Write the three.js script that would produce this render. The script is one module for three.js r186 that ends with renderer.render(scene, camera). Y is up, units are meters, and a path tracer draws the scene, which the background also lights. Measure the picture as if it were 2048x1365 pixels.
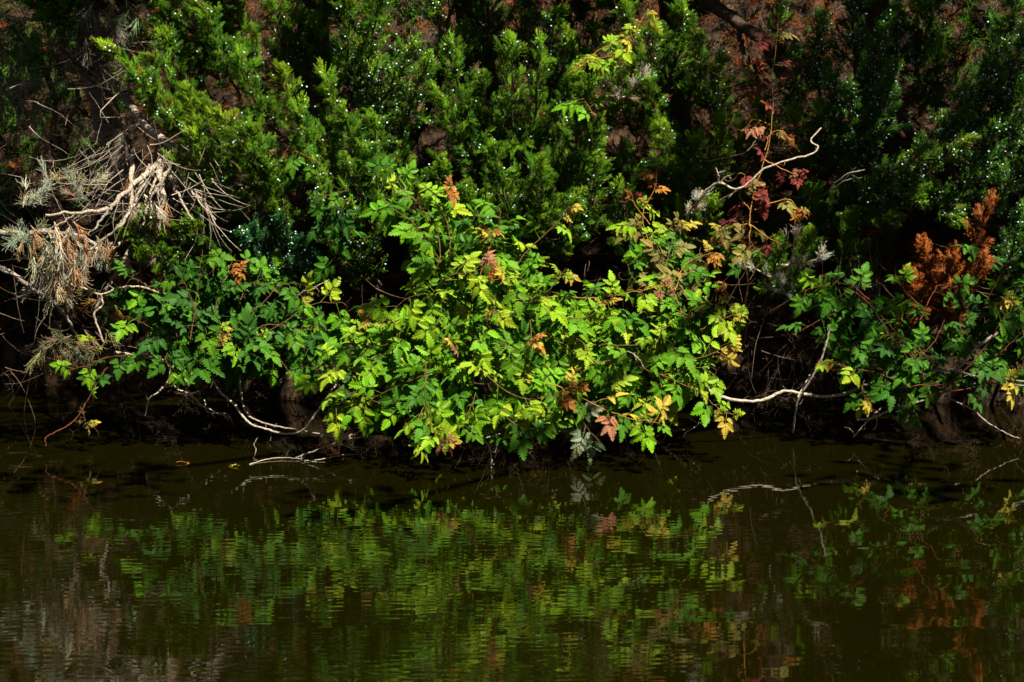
import * as THREE from 'three';

// ------------------------------------------------------------------ camera, sky, sun, exposure
const scene = new THREE.Scene();
const FOCAL = 5973, EYE = new THREE.Vector3(0, 1.6, 8), PITCH = 9.48 * Math.PI / 180;   // focal length in photo pixels (2048 wide)
const camera = new THREE.PerspectiveCamera(2 * Math.atan(682.5 / FOCAL) * 180 / Math.PI, 2048 / 1365, 0.1, 300);
camera.position.copy(EYE);
camera.rotation.x = -PITCH;
camera.focus = 7.75; camera.userData.fStop = 11;
scene.add(camera);

const SUN = new THREE.Vector3(0.33, 0.86, 0.30).normalize();
{ // clear pale sky, seen between the trees round the pond
  const w = 64, h = 32, d = new Float32Array(w * h * 4);
  for (let y = 0; y < h; y++) { const el = Math.max(0, Math.sin(((y + 0.5) / h - 0.5) * Math.PI)), k = Math.pow(1 - el, 2.5); for (let x = 0; x < w; x++) d.set([0.030 + 0.03 * k, 0.036 + 0.026 * k, 0.046 + 0.016 * k, 1], (y * w + x) * 4); }
  const t = new THREE.DataTexture(d, w, h, THREE.RGBAFormat, THREE.FloatType); t.mapping = THREE.EquirectangularReflectionMapping; t.magFilter = THREE.LinearFilter; t.needsUpdate = true;
  scene.background = scene.environment = t;
}

const sun = new THREE.DirectionalLight(new THREE.Color(1, 0.94, 0.82), 5);
sun.position.copy(SUN).multiplyScalar(12);
sun.target.position.set(0, 0.5, 0);
sun.castShadow = true;
sun.shadow.mapSize.set(4096, 4096);
Object.assign(sun.shadow.camera, { left: -5, right: 5, top: 5, bottom: -5, near: 0.5, far: 40 });
scene.add(sun, sun.target);

const renderer = new THREE.WebGLRenderer({ antialias: true });
renderer.toneMapping = THREE.LinearToneMapping;
renderer.toneMappingExposure = 4.8;
renderer.shadowMap.enabled = true;

// ------------------------------------------------------------------ helpers
function rng(seed) { let a = seed >>> 0; return () => { a |= 0; a = a + 0x6D2B79F5 | 0; let t = Math.imul(a ^ a >>> 15, 1 | a); t = t + Math.imul(t ^ t >>> 7, 61 | t) ^ t; return ((t ^ t >>> 14) >>> 0) / 4294967296; }; }
let R = rng(7);
const rr = (a, b) => a + (b - a) * R();
const pick = a => a[Math.floor(R() * a.length) % a.length];
const V = (x, y, z) => new THREE.Vector3(x, y, z);
const lerp = (a, b, t) => a + (b - a) * t, clamp = (x, a, b) => Math.min(b, Math.max(a, x));
const rv = s => V(rr(-s, s), rr(-s, s), rr(-s, s));
const UPV = V(0, 1, 0);
// where the sight line of a photo pixel meets the upright plane at depth z
const CP = Math.cos(PITCH), SP = Math.sin(PITCH);
function P(px, py, z) {
  const a = (px - 1024) / FOCAL, b = -(py - 682.5) / FOCAL;
  const d = V(a, b * CP - SP, -CP - b * SP);
  return EYE.clone().addScaledVector(d, (z - EYE.z) / d.z);
}
function hash2(i, j, s) { let n = Math.imul(i, 374761393) + Math.imul(j, 668265263) + Math.imul(s, 2147483647 ^ 0x5bd1e995) | 0; n = Math.imul(n ^ n >>> 13, 1274126177); return ((n ^ n >>> 16) >>> 0) / 4294967296; }
function noise2(x, y, s = 0) {
  const i = Math.floor(x), j = Math.floor(y), u = x - i, v = y - j, a = u * u * (3 - 2 * u), b = v * v * (3 - 2 * v);
  return lerp(lerp(hash2(i, j, s), hash2(i + 1, j, s), a), lerp(hash2(i, j + 1, s), hash2(i + 1, j + 1, s), a), b) * 2 - 1;
}
const names = {};
function numbered(n) { const k = names[n] = (names[n] ?? -1) + 1; return k ? `${n}_${String(k).padStart(3, '0')}` : n; }
function tag(o, label, category, group, kind) { o.userData = { label, category }; if (group) o.userData.group = group; if (kind) o.userData.kind = kind; return o; }
function shade(o) { o.castShadow = o.receiveShadow = true; return o; }
function mesh(name, geo, mat, parent) { const m = shade(new THREE.Mesh(geo, mat)); m.name = parent === scene ? numbered(name) : name; parent.add(m); return m; }
function thing(name, label, category, group, at = V(0, 0, 0)) { const g = new THREE.Group(); g.name = numbered(name); g.position.copy(at); tag(g, label, category, group); scene.add(g); return g; }

// collects triangles; every part is one of these
class MB {
  constructor() { this.p = []; this.i = []; this.u = []; this.c = []; }
  get n() { return this.p.length / 3; }
  v(x, y, z, u = 0, w = 0, c = [1, 1, 1]) { this.p.push(x, y, z); this.u.push(u, w); this.c.push(c[0], c[1], c[2]); return this.n - 1; }
  // tapered tube along points; radii by function of t
  tube(pts, rad, sides = 5, col = null, cap = true) {
    const n = pts.length; let nrm = null, base = this.n, len = 0;
    for (let k = 0; k < n; k++) {
      const t = pts[Math.min(k + 1, n - 1)].clone().sub(pts[Math.max(k - 1, 0)]).normalize();
      if (!nrm) { nrm = Math.abs(t.y) < 0.9 ? V(0, 1, 0) : V(1, 0, 0); }
      nrm = nrm.clone().addScaledVector(t, -nrm.dot(t)).normalize();
      const b = t.clone().cross(nrm), r = rad(k / (n - 1));
      if (k) len += pts[k].distanceTo(pts[k - 1]);
      const cc = col ? col(k / (n - 1)) : [1, 1, 1];
      for (let s = 0; s < sides; s++) {
        const a = s / sides * Math.PI * 2, ca = Math.cos(a) * r, sa = Math.sin(a) * r;
        this.v(pts[k].x + nrm.x * ca + b.x * sa, pts[k].y + nrm.y * ca + b.y * sa, pts[k].z + nrm.z * ca + b.z * sa, s / sides, len * 20, cc);
      }
    }
    for (let k = 0; k < n - 1; k++) for (let s = 0; s < sides; s++) {
      const a = base + k * sides + s, b = base + k * sides + (s + 1) % sides;
      this.i.push(a, b, a + sides, b, b + sides, a + sides);
    }
    if (cap) for (const k of [0, n - 1]) { const c = this.v(pts[k].x, pts[k].y, pts[k].z); for (let s = 0; s < sides; s++) this.i.push(c, base + k * sides + s, base + k * sides + (s + 1) % sides); }
  }
  spike(a, b, r) { // three-sided pyramid: one scale-leaved twiglet
    const t = b.clone().sub(a).normalize(), n = (Math.abs(t.y) < 0.9 ? V(0, 1, 0) : V(1, 0, 0)).cross(t).normalize(), m = t.clone().cross(n), k = this.n;
    for (let s = 0; s < 3; s++) { const an = s * 2.0944, q = a.clone().addScaledVector(n, Math.cos(an) * r).addScaledVector(m, Math.sin(an) * r); this.v(q.x, q.y, q.z); }
    const e = b.clone().addScaledVector(t, r * 0.5); this.v(e.x, e.y, e.z);
    this.i.push(k, k + 1, k + 3, k + 1, k + 2, k + 3, k + 2, k, k + 3);
  }
  geo(colors = false) {
    const g = new THREE.BufferGeometry();
    g.setAttribute('position', new THREE.Float32BufferAttribute(this.p, 3));
    g.setAttribute('uv', new THREE.Float32BufferAttribute(this.u, 2));
    if (colors) g.setAttribute('color', new THREE.Float32BufferAttribute(this.c, 3));
    g.setIndex(this.i); g.computeVertexNormals(); return g;
  }
}
const smooth = (pts, per = 5) => new THREE.CatmullRomCurve3(pts, false, 'centripetal').getPoints((pts.length - 1) * per);
// give a smooth line the small kinks and wander of a woody stem
function kinked(pts, amp, per = 6) {
  const q = smooth(pts, per);
  for (let k = 1; k < q.length - 1; k++) q[k].add(rv(amp));
  return q;
}
function tex(w, h, f, srgb = true) {
  const d = new Uint8Array(w * h * 4);
  for (let y = 0; y < h; y++) for (let x = 0; x < w; x++) { const c = f(x / w, y / h), k = (y * w + x) * 4; for (let q = 0; q < 3; q++) d[k + q] = clamp(c[q] * 255, 0, 255); d[k + 3] = 255; }
  const t = new THREE.DataTexture(d, w, h); t.magFilter = THREE.LinearFilter; t.minFilter = THREE.LinearFilter; t.wrapS = t.wrapT = THREE.RepeatWrapping;
  if (srgb) t.colorSpace = THREE.SRGBColorSpace; t.needsUpdate = true; return t;
}
const rgb = c => new THREE.Color().setRGB(c[0], c[1], c[2]);

// ------------------------------------------------------------------ materials
const barkMap = tex(128, 256, (u, v) => { const a = 0.72 + 0.2 * noise2(u * 8, v * 40, 3) + 0.14 * noise2(u * 26, v * 18, 4); return [a, a * 0.98, a * 0.95]; });
const barkBump = tex(128, 256, (u, v) => { const a = 0.5 + 0.3 * noise2(u * 10, v * 22, 5) + 0.2 * noise2(u * 30, v * 60, 6); return [a, a, a]; }, false);
const bark = c => new THREE.MeshPhysicalMaterial({ color: rgb(c), map: barkMap, bumpMap: barkBump, bumpScale: 0.0015, roughness: 0.85, specularIntensity: 0.3 });
const M = {
  pale: bark([0.40, 0.34, 0.27]), grey: bark([0.27, 0.23, 0.19]), brown: bark([0.15, 0.095, 0.06]), dark: bark([0.075, 0.048, 0.033]),  // dark: juniper bark darkened for shade on trunks and limbs
  stem: bark([0.17, 0.085, 0.03]), redstem: bark([0.20, 0.055, 0.03]), gold: bark([0.42, 0.22, 0.045]),
  juniper: new THREE.MeshPhysicalMaterial({ color: 0xffffff, roughness: 0.6, specularIntensity: 0.10 }),
  berry: new THREE.MeshStandardMaterial({ color: 0xffffff, roughness: 0.35 }),
};
const leafMap = tex(256, 256, (u, v) => {
  const y = Math.abs(v - 0.5) * 2;
  let vein = Math.exp(-Math.pow(y / 0.045, 2));
  const s = u * 5.5 - y * 1.7, f = Math.abs(s - Math.round(s));
  vein = Math.max(vein, Math.exp(-Math.pow(f / 0.075, 2)) * (1 - y * 0.5) * 0.8);
  const b = 0.80 + 0.07 * noise2(u * 7, v * 7, 11) + 0.05 * noise2(u * 24, v * 24, 12) - 0.12 * clamp(noise2(u * 5 + 9, v * 5, 13) - 0.45, 0, 1);
  return [b + vein * 0.16, b + vein * 0.12, b * 0.95 + vein * 0.12];
});
const leafBump = tex(256, 256, (u, v) => {
  const y = Math.abs(v - 0.5) * 2, s = u * 5.5 - y * 1.7, f = Math.abs(s - Math.round(s));
  let h = 0.75 - 0.5 * Math.exp(-Math.pow(y / 0.06, 2)) - 0.4 * Math.exp(-Math.pow(f / 0.13, 2)) + 0.08 * noise2(u * 30, v * 30, 14);
  return [h, h, h];
}, false);
const leafMat = (c, coat = 0.07) => new THREE.MeshPhysicalMaterial({ color: rgb(c), map: leafMap, bumpMap: leafBump, bumpScale: 0.0016, vertexColors: true, roughness: 1, transmission: 0.36, thickness: 0, clearcoat: coat, clearcoatRoughness: 0.45, specularIntensity: 0.08, side: THREE.DoubleSide });
const LC = {
  deep: [[0.028, 0.115, 0.004], [0.036, 0.13, 0.004], [0.024, 0.10, 0.008]],  // dark green of older leaves, also stands in for shade on side vines
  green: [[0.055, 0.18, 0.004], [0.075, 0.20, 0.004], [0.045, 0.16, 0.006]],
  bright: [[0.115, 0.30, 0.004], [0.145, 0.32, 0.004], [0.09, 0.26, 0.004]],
  lime: [[0.20, 0.36, 0.008], [0.26, 0.38, 0.012]],
  gold: [[0.44, 0.38, 0.03], [0.42, 0.32, 0.04]],
  olive: [[0.22, 0.20, 0.045], [0.19, 0.15, 0.04]],
  orange: [[0.46, 0.20, 0.03], [0.38, 0.13, 0.025]],
  pink: [[0.45, 0.24, 0.13], [0.36, 0.15, 0.08]],
  red: [[0.21, 0.035, 0.022], [0.15, 0.022, 0.02]],
  mildew: [[0.26, 0.31, 0.20], [0.14, 0.21, 0.10]],
};
const LM = Object.fromEntries(Object.entries(LC).map(([k, v]) => [k, v.map(c => leafMat(c))]));

// ------------------------------------------------------------------ water and bank
function grid(xs, zs, f) {
  const m = new MB();
  for (const z of zs) for (const x of xs) { const [X, Y, Z] = f(x, z); m.v(X, Y, Z, X, Z); }
  const w = xs.length;
  for (let j = 0; j < zs.length - 1; j++) for (let i = 0; i < w - 1; i++) { const a = j * w + i; m.i.push(a, a + w, a + 1, a + 1, a + w, a + w + 1); }
  return m;
}
function steps(...segs) { const o = []; for (const [a, b, d] of segs) { const n = Math.max(1, Math.round(Math.abs(b - a) / d)); for (let k = 0; k < n; k++) o.push(lerp(a, b, k / n)); } o.push(segs[segs.length - 1][1]); return o; }
{
  R = rng(21);
  const waves = [];
  for (let k = 0; k < 46; k++) {
    const lam = k < 34 ? rr(0.018, 0.045) : rr(0.06, 0.3), a = (R() - 0.5) * (k < 34 ? 0.75 : 0.7), s = (k < 34 ? 0.0021 : 0.0013) * rr(0.6, 1.3), kk = 2 * Math.PI / lam;
    waves.push([Math.sin(a) * kk, Math.cos(a) * kk, R() * 6.283, s / kk, k < 34]);
  }
  const h = (x, z) => {
    const patch = clamp(0.62 + 0.7 * noise2(x * 1.1 + 3, z * 1.6, 31) + 0.35 * noise2(x * 4, z * 5, 32), 0.15, 1.5) * clamp(0.35 + (z + 0.1) * 0.9, 0.3, 1.0) * (1 - 0.5 * clamp((x - 0.2) / 0.6, 0, 1)) * 0.85;
    let y = 0; for (const w of waves) y += w[3] * Math.sin(w[0] * x + w[1] * z + w[2]) * (w[4] ? patch : 0.6); return y;
  };
  const m = grid(steps([-60, -6, 6], [-6, -1.8, 0.3], [-1.8, 1.8, 0.0125], [1.8, 6, 0.3], [6, 60, 6]), steps([-0.9, -0.3, 0.1], [-0.3, 2.75, 0.0058], [2.75, 4, 0.05], [4, 60, 3]),
    (x, z) => [x, Math.abs(x) < 3 && z < 4 ? h(x, z) : 0, z]);
  const w = mesh('water', m.geo(), new THREE.MeshPhysicalMaterial({ color: rgb([0.0019, 0.0017, 0.00003]), roughness: 0.015, ior: 1.33, metalness: 0 }), scene);
  tag(w, 'dark olive pond water with fine ripples mirroring the bushes', 'water', null, 'structure');
}
function bankY(x, z) {
  const e = -0.46 - 0.25 * clamp((-0.75 - x) / 0.4, 0, 1) + 0.07 * noise2(x * 2.3, 0, 41) + 0.03 * noise2(x * 9, 1, 42), d = e - z;   // distance behind the water's edge
  let y = d < 0 ? Math.max(-0.6, d * 1.2 - 0.05) : d < 0.08 ? lerp(-0.05, 0.12, d / 0.08) : d < 0.8 ? lerp(0.12, 0.40, (d - 0.08) / 0.72) : d < 3.2 ? lerp(0.40, 1.9, (d - 0.8) / 2.4) : 1.9 + (d - 3.2) * 0.12;
  return y + (d > 0 ? 0.035 * noise2(x * 5, z * 5, 43) + 0.018 * noise2(x * 17, z * 17, 44) : 0);
}
{
  const soil = tex(512, 512, (u, v) => { const a = 0.115 + 0.045 * noise2(u * 20, v * 20, 51) + 0.05 * noise2(u * 80, v * 80, 52) + 0.05 * noise2(u * 200, v * 60, 53); return [a * 1.1, a * 0.8, a * 0.55]; });
  const m = grid(steps([-60, -3, 3], [-3, 3, 0.05], [3, 60, 3]), steps([1.2, 0.1, 0.15], [0.1, -1.2, 0.025], [-1.2, -5, 0.15], [-5, -60, 4]), (x, z) => [x, bankY(x, z), z]);
  const b = mesh('bank', m.geo(), new THREE.MeshPhysicalMaterial({ color: 0xffffff, map: soil, roughness: 1, specularIntensity: 0.08 }), scene);
  tag(b, 'dark earth bank rising steeply behind the pond edge', 'bank', null, 'structure');
}

// ------------------------------------------------------------------ juniper foliage
R = rng(101);
function makeSpray(nSide, wide, curl) {
  const m = new MB(), ax = [];
  for (let k = 0; k <= 5; k++) { const t = k / 5; ax.push(V(curl * t * t * 0.25, t, 0.1 * Math.sin(t * 3 + nSide))); }
  m.tube(ax, t => 0.016 * (1 - 0.6 * t), 3, null, false);
  const c = new THREE.CatmullRomCurve3(ax);
  for (let k = 0; k < nSide; k++) {
    const t = 0.06 + 0.92 * k / nSide, a = c.getPoint(t), s = k % 2 ? 1 : -1;
    const L = (wide * Math.pow(1 - t, 0.75) + 0.10) * rr(0.75, 1.15), tw = rr(-0.7, 0.7), an = rr(0.6, 0.95);
    const d = V(s * Math.sin(an) * Math.cos(tw), Math.cos(an), Math.sin(an) * Math.sin(tw)).normalize();
    const b = a.clone().addScaledVector(d, L).add(V(0, L * 0.18, 0));
    m.spike(a, b, 0.017);
    const ns = Math.max(2, Math.round(L / 0.085));
    for (let j = 0; j < ns; j++) {
      const q = a.clone().lerp(b, 0.22 + 0.75 * j / ns), l2 = rr(0.09, 0.17) * (1 - 0.3 * j / ns), s2 = j % 2 ? 1 : -1;
      const side = V(-d.y, d.x, 0).multiplyScalar(s2 * 0.75).add(V(0, 0, rr(-0.6, 0.6)));
      m.spike(q, q.clone().addScaledVector(d.clone().add(side).normalize(), l2), 0.0185);
    }
  }
  return m.geo();
}
const SPRAY = [makeSpray(26, 0.42, 0.3), makeSpray(24, 0.5, -0.4), makeSpray(28, 0.36, 0.7), makeSpray(22, 0.56, 0.1), makeSpray(26, 0.46, -0.8)];
// thin dead sprays: fewer, longer bare twiglets
function makeDeadSpray(n) {
  const m = new MB();
  for (let k = 0; k < n; k++) {
    const a = V(0, rr(0, 0.45), 0), pts = [a]; let d = V(rr(-0.5, 0.5), 1, rr(-0.5, 0.5)).normalize();
    const L = rr(0.3, 0.6);
    for (let j = 1; j <= 3; j++) { d.add(rv(0.22)).normalize(); pts.push(pts[j - 1].clone().addScaledVector(d, L / 3)); }
    m.tube(pts, t => 0.011 * (1 - 0.5 * t), 3, null, false);
    for (let j = 0; j < 4; j++) { const q = pts[1 + j % 3], e = q.clone().addScaledVector(d.clone().add(rv(0.7)).normalize(), rr(0.06, 0.16)); m.spike(q, e, 0.009); }
  }
  return m.geo();
}
const DEAD = [makeDeadSpray(16), makeDeadSpray(20), makeDeadSpray(13)];
const BERRY = new THREE.IcosahedronGeometry(1, 1);

const dm = new THREE.Object3D();
function instanced(name, geo, mat, list, parent, kind = 'stuff') {
  if (!list.length) return null;
  const im = shade(new THREE.InstancedMesh(geo, mat, list.length)); im.name = name;
  list.forEach(([p, d, s, c], k) => {
    dm.position.copy(p); dm.quaternion.setFromUnitVectors(UPV, d.clone().normalize()); dm.rotateY(R() * 6.283); dm.scale.setScalar(s); dm.updateMatrix();
    im.setMatrixAt(k, dm.matrix); im.setColorAt(k, rgb(c));
  });
  im.userData.kind = kind; parent.add(im); return im;
}
const tint = (c, lo = 0.7, hi = 1.3) => { const s = rr(lo, hi), w = rr(0.85, 1.18); return [c[0] * s * w, c[1] * s, c[2] * s / w]; };
const JG = { base: [0.0165, 0.052, 0.0016], tip: [0.060, 0.120, 0.003], blue: [0.013, 0.056, 0.011], rust: [0.14, 0.038, 0.008], tan: [0.22, 0.16, 0.09], brown: [0.07, 0.035, 0.014], yellow: [0.42, 0.24, 0.02] };

// one bough: woody axis with side branchlets, each carrying feathery sprays; tip = [px, py, z], base likewise
function bough(tree, tip, base, W, o = {}) {
  const T = P(...tip), B = P(...base), L = T.distanceTo(B), col = o.col ?? JG.base, tcol = o.tip ?? JG.tip;
  const mid = B.clone().lerp(T, 0.5).add(V(rr(-0.02, 0.02), -L * (o.sag ?? 0.10), rr(-0.02, 0.02)));
  const ax = kinked([B, mid, T], 0.002, 6), wood = new MB(), cv = new THREE.CatmullRomCurve3(ax);
  wood.tube(ax, t => lerp(0.006, 0.0012, t), 5);
  const sets = [[], [], []], brn = [], ber = [];
  const nb = Math.round((o.dens ?? 1) * Math.max(8, L / 0.0150)); let az = R() * 6.28;
  const put = (p, d, s, t) => {
    const k = Math.floor(R() * 2), dead = R() < (o.dead ?? 0.07) * (1.3 - t);
    const mixK = t >= 1 ? 1 : Math.pow(R(), 1.4) * 0.9;   // sprays differ by age; the shoot at the very tip is this year's growth
    const c = dead ? tint(pick([JG.rust, JG.brown, JG.tan]), 0.5, 1.1) : tint(col.map((x, q) => lerp(x, tcol[q], mixK)), 0.75, 1.25);
    (dead ? brn : sets[k]).push([p, d, s, c]);
    if (!dead && R() < (o.berries ?? 0.22)) { const nB = 1 + Math.floor(R() * 2.5); for (let b = 0; b < nB; b++) ber.push([p.clone().addScaledVector(d, s * rr(0.35, 0.9)).add(rv(s * 0.28)), UPV, rr(0.0019, 0.0030), tint([0.24, 0.33, 0.30], 0.6, 1.35)]); }
  };
  for (let k = 0; k < nb; k++) {
    const t = 0.06 + 0.9 * (k + R() * 0.6) / nb, a = cv.getPoint(t), ta = cv.getTangent(t);
    az += 2.4 + rr(-0.4, 0.4);
    const n1 = ta.clone().cross(Math.abs(ta.y) < 0.9 ? UPV : V(1, 0, 0)).normalize(), n2 = ta.clone().cross(n1);
    const out = n1.multiplyScalar(Math.cos(az)).addScaledVector(n2, Math.sin(az)), an = rr(0.34, 0.80);
    const d = ta.clone().multiplyScalar(Math.cos(an)).addScaledVector(out, Math.sin(an)).add(V(0, (o.lift ?? 0.18), 0.1)).normalize();
    const l = W * 1.06 * (0.20 + 0.80 * Math.pow(1 - t, 0.75)) * rr(0.5, 1.25);
    const e = a.clone().addScaledVector(d, l).add(V(0, l * (o.lift ?? 0.18) * 0.6, 0));
    wood.tube([a, a.clone().lerp(e, 0.5).add(rv(0.004)), e], q => lerp(0.0022, 0.0009, q), 3, null, false);
    const ns = Math.max(2, Math.round(l / 0.017));
    for (let j = 0; j < ns; j++) {
      const q = 0.18 + 0.82 * (j + 0.5) / ns, p = a.clone().lerp(e, q);
      put(p, d.clone().add(rv(0.5)).normalize(), rr(0.032, 0.054) * (o.size ?? 1), Math.min(0.99, t * 0.55 + q * 0.55));
    }
  }
  for (let k = 0; k < 5; k++) put(cv.getPoint(0.90 + k * 0.024), cv.getTangent(1).add(rv(0.35)), rr(0.045, 0.06) * (o.size ?? 1), 1);
  const b = mesh('bough', wood.geo(), o.wood ?? M.brown, tree);
  if (o.label) b.userData.label = o.label;
  const v = Math.floor(R() * 5);
  if (o.thin) instanced('dead_foliage', DEAD[v % 3], M.juniper, [...sets[0], ...sets[1]], b);
  else { instanced('foliage', SPRAY[v], M.juniper, sets[0], b); instanced('foliage', SPRAY[(v + 2) % 5], M.juniper, sets[1], b); }
  instanced('dead_foliage', DEAD[v % 3], M.juniper, brn, b);
  instanced('berries', BERRY, M.berry, ber, b);
  return b;
}
const px2 = (list, f) => list.forEach(f);
function limb(tree, name, pts, r0, r1, mat, amp = 0.004, sides = 7) {
  const m = new MB(), q = kinked(pts, amp, 6), ph = R() * 9;
  m.tube(q, t => lerp(r0, r1, t) * (1 + 0.13 * Math.sin(t * 23 + ph) * Math.sin(t * 51)), sides);
  return mesh(name, m.geo(), mat, tree);
}

// centre juniper
R = rng(202);
{
  const t = thing('juniper_tree', 'bright green juniper with pointed plumes rising behind the central leafy vine', 'juniper', 'junipers along the bank');
  limb(t, 'trunk', [V(0.0, bankY(0, -1.3) - 0.1, -1.3), V(-0.1, 0.9, -1.15), V(-0.14, 1.25, -1.05), V(-0.2, 1.9, -1.0), V(-0.1, 2.6, -1.1)], 0.065, 0.03, M.dark, 0.01, 10);
  limb(t, 'limb', [V(-0.12, 0.95, -1.14), P(930, 330, -0.75), P(990, 300, -0.45), P(985, 250, -0.3)], 0.022, 0.006, M.dark);
  limb(t, 'limb', [V(-0.1, 0.75, -1.18), P(1060, 420, -0.8), P(1060, 330, -0.5), P(1085, 260, -0.35)], 0.022, 0.006, M.dark);
  limb(t, 'limb', [V(-0.13, 1.1, -1.1), P(780, 360, -0.8), P(720, 330, -0.45)], 0.02, 0.006, M.dark);
  px2([
    [[897, 95, -0.10], [1000, 370, -0.40], .13], [[1022, 88, -0.14], [1050, 380, -0.42], .12], [[1078, 95, -0.22], [1060, 330, -0.45], .10],
    [[1178, 172, -0.06], [1080, 410, -0.36], .12], [[1150, 150, -0.2], [1075, 320, -0.45], .10], [[872, 190, -0.08], [985, 390, -0.35], .12],
    [[1195, 250, -0.08], [1100, 470, -0.35], .12], [[985, 300, -0.02], [1040, 490, -0.32], .13], [[1080, 330, 0.0], [1080, 520, -0.3], .13],
    [[880, 330, -0.1], [960, 470, -0.4], .12], [[1150, 400, -0.04], [1110, 540, -0.3], .11, { dead: .2 }], [[940, 390, 0.0], [1000, 540, -0.3], .12, { dead: .2 }],
    [[1195, 330, -0.1], [1130, 500, -0.35], .10], [[960, 160, -0.2], [1010, 360, -0.5], .12],
  ], ([a, b, w, o]) => bough(t, a, b, w, o));
  px2([  // higher plumes behind
    [[868, 10, -0.35], [930, 180, -0.65], .11, { berries: .7 }], [[960, -20, -0.4], [985, 160, -0.7], .12], [[1050, -10, -0.38], [1030, 160, -0.65], .12, { dead: .18 }],
    [[1110, 30, -0.3], [1080, 200, -0.6], .11, { berries: .7 }], [[1140, 80, -0.3], [1110, 250, -0.55], .10], [[930, 60, -0.4], [970, 220, -0.7], .11, { dead: .25 }],
    [[700, 5, -0.18], [720, 200, -0.45], .10, { berries: .8 }], [[762, -10, -0.15], [705, 210, -0.42], .10, { berries: .5 }], [[822, 95, -0.15], [720, 270, -0.4], .11, { berries: 1 }],
    [[745, 140, -0.2], [750, 320, -0.5], .11, { berries: .9 }], [[850, 130, -0.3], [800, 280, -0.5], .08, { berries: .8 }], [[630, 40, -0.3], [690, 200, -0.55], .10],
    [[1190, 60, -0.4], [1150, 220, -0.7], .1], [[800, 300, -0.4], [830, 450, -0.6], .1, { dead: .3 }],
  ], ([a, b, w, o]) => bough(t, a, b, w, o));
}
// juniper between centre and left
R = rng(203);
{
  const t = thing('juniper_tree', 'lime tipped juniper overhanging the grey dead limbs on the left', 'juniper', 'junipers along the bank');
  limb(t, 'trunk', [V(-0.62, bankY(-0.62, -1.25) - 0.1, -1.25), V(-0.6, 0.95, -1.1), V(-0.62, 1.4, -1.05), V(-0.7, 2.2, -1.1), V(-0.7, 2.8, -1.15)], 0.06, 0.03, M.dark, 0.01, 10);
  limb(t, 'limb', [V(-0.61, 0.85, -1.15), P(600, 400, -0.7), P(500, 330, -0.3), P(400, 240, -0.1)], 0.02, 0.005, M.dark);
  limb(t, 'limb', [V(-0.6, 1.0, -1.1), P(640, 380, -0.7), P(640, 270, -0.3)], 0.018, 0.005, M.dark);
  px2([
    [[212, 92, 0.0], [440, 300, -0.2], .075, { tip: [0.085, 0.14, 0.004] }], [[268, 150, 0.0], [470, 330, -0.2], .10, { dead: .1 }], [[375, 190, 0.04], [520, 330, -0.2], .12, { tip: [0.085, 0.14, 0.004] }],
    [[440, 235, 0.08], [540, 370, -0.15], .12, { tip: [0.085, 0.14, 0.004] }], [[500, 260, 0.06], [550, 420, -0.15], .11], [[390, 270, 0.08], [500, 380, -0.15], .11, { tip: [0.085, 0.14, 0.004] }],
    [[350, 330, 0.0], [500, 400, -0.2], .10], [[420, 360, -0.02], [520, 450, -0.22], .11, { sag: 0, dead: .15 }], [[530, 340, 0.0], [590, 470, -0.25], .09], [[300, 120, -0.1], [440, 260, -0.3], .09],
    [[315, 5, -0.2], [440, 160, -0.4], .10], [[355, -15, -0.2], [450, 150, -0.4], .11], [[410, 20, -0.15], [480, 190, -0.4], .11], [[470, -10, -0.25], [530, 160, -0.5], .11],
    [[545, 10, -0.25], [570, 170, -0.5], .11, { dead: .2 }], [[330, 80, -0.18], [430, 200, -0.4], .1], [[480, 120, -0.15], [560, 270, -0.4], .11], [[590, 30, -0.3], [610, 180, -0.5], .1, { dead: .3 }],
    [[560, 148, -0.06], [680, 390, -0.3], .10, { tip: [0.085, 0.14, 0.004] }], [[652, 160, -0.06], [715, 400, -0.3], .10], [[600, 220, -0.02], [700, 420, -0.28], .11], [[690, 230, -0.08], [750, 430, -0.3], .11],
    [[622, 325, 0.02], [745, 500, -0.22], .08, { tip: [0.085, 0.14, 0.004] }], [[690, 330, 0.02], [760, 510, -0.22], .11], [[640, 410, 0.0], [740, 560, -0.22], .11, { berries: .9 }], [[700, 420, 0.02], [760, 570, -0.2], .10, { berries: .8 }],
    [[735, 300, 0.0], [790, 460, -0.25], .10], [[745, 240, -0.1], [800, 420, -0.3], .10],
    [[258, 462, 0.06], [420, 500, -0.15], .09, { sag: -.05, col: [0.026, 0.05, 0.003], dead: .12 }], [[300, 440, 0.05], [430, 520, -0.15], .10, { col: [0.026, 0.05, 0.003] }], [[290, 510, 0.06], [440, 530, -0.15], .08, { sag: 0, col: [0.02, 0.045, 0.003] }], [[380, 450, 0.03], [470, 540, -0.15], .10],
    [[490, 470, 0.0], [600, 530, -0.25], .10, { col: JG.blue, tip: JG.blue, berries: 2 }], [[560, 440, -0.05], [620, 560, -0.3], .11, { col: JG.blue, tip: JG.blue, berries: 2 }], [[520, 540, 0.0], [620, 560, -0.25], .09, { col: JG.blue, tip: JG.blue, berries: 2, sag: 0 }], [[600, 500, -0.05], [660, 590, -0.3], .1, { col: JG.blue, tip: JG.blue, berries: 1.5 }],
  ], ([a, b, w, o]) => bough(t, a, b, w, o));
}
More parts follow.
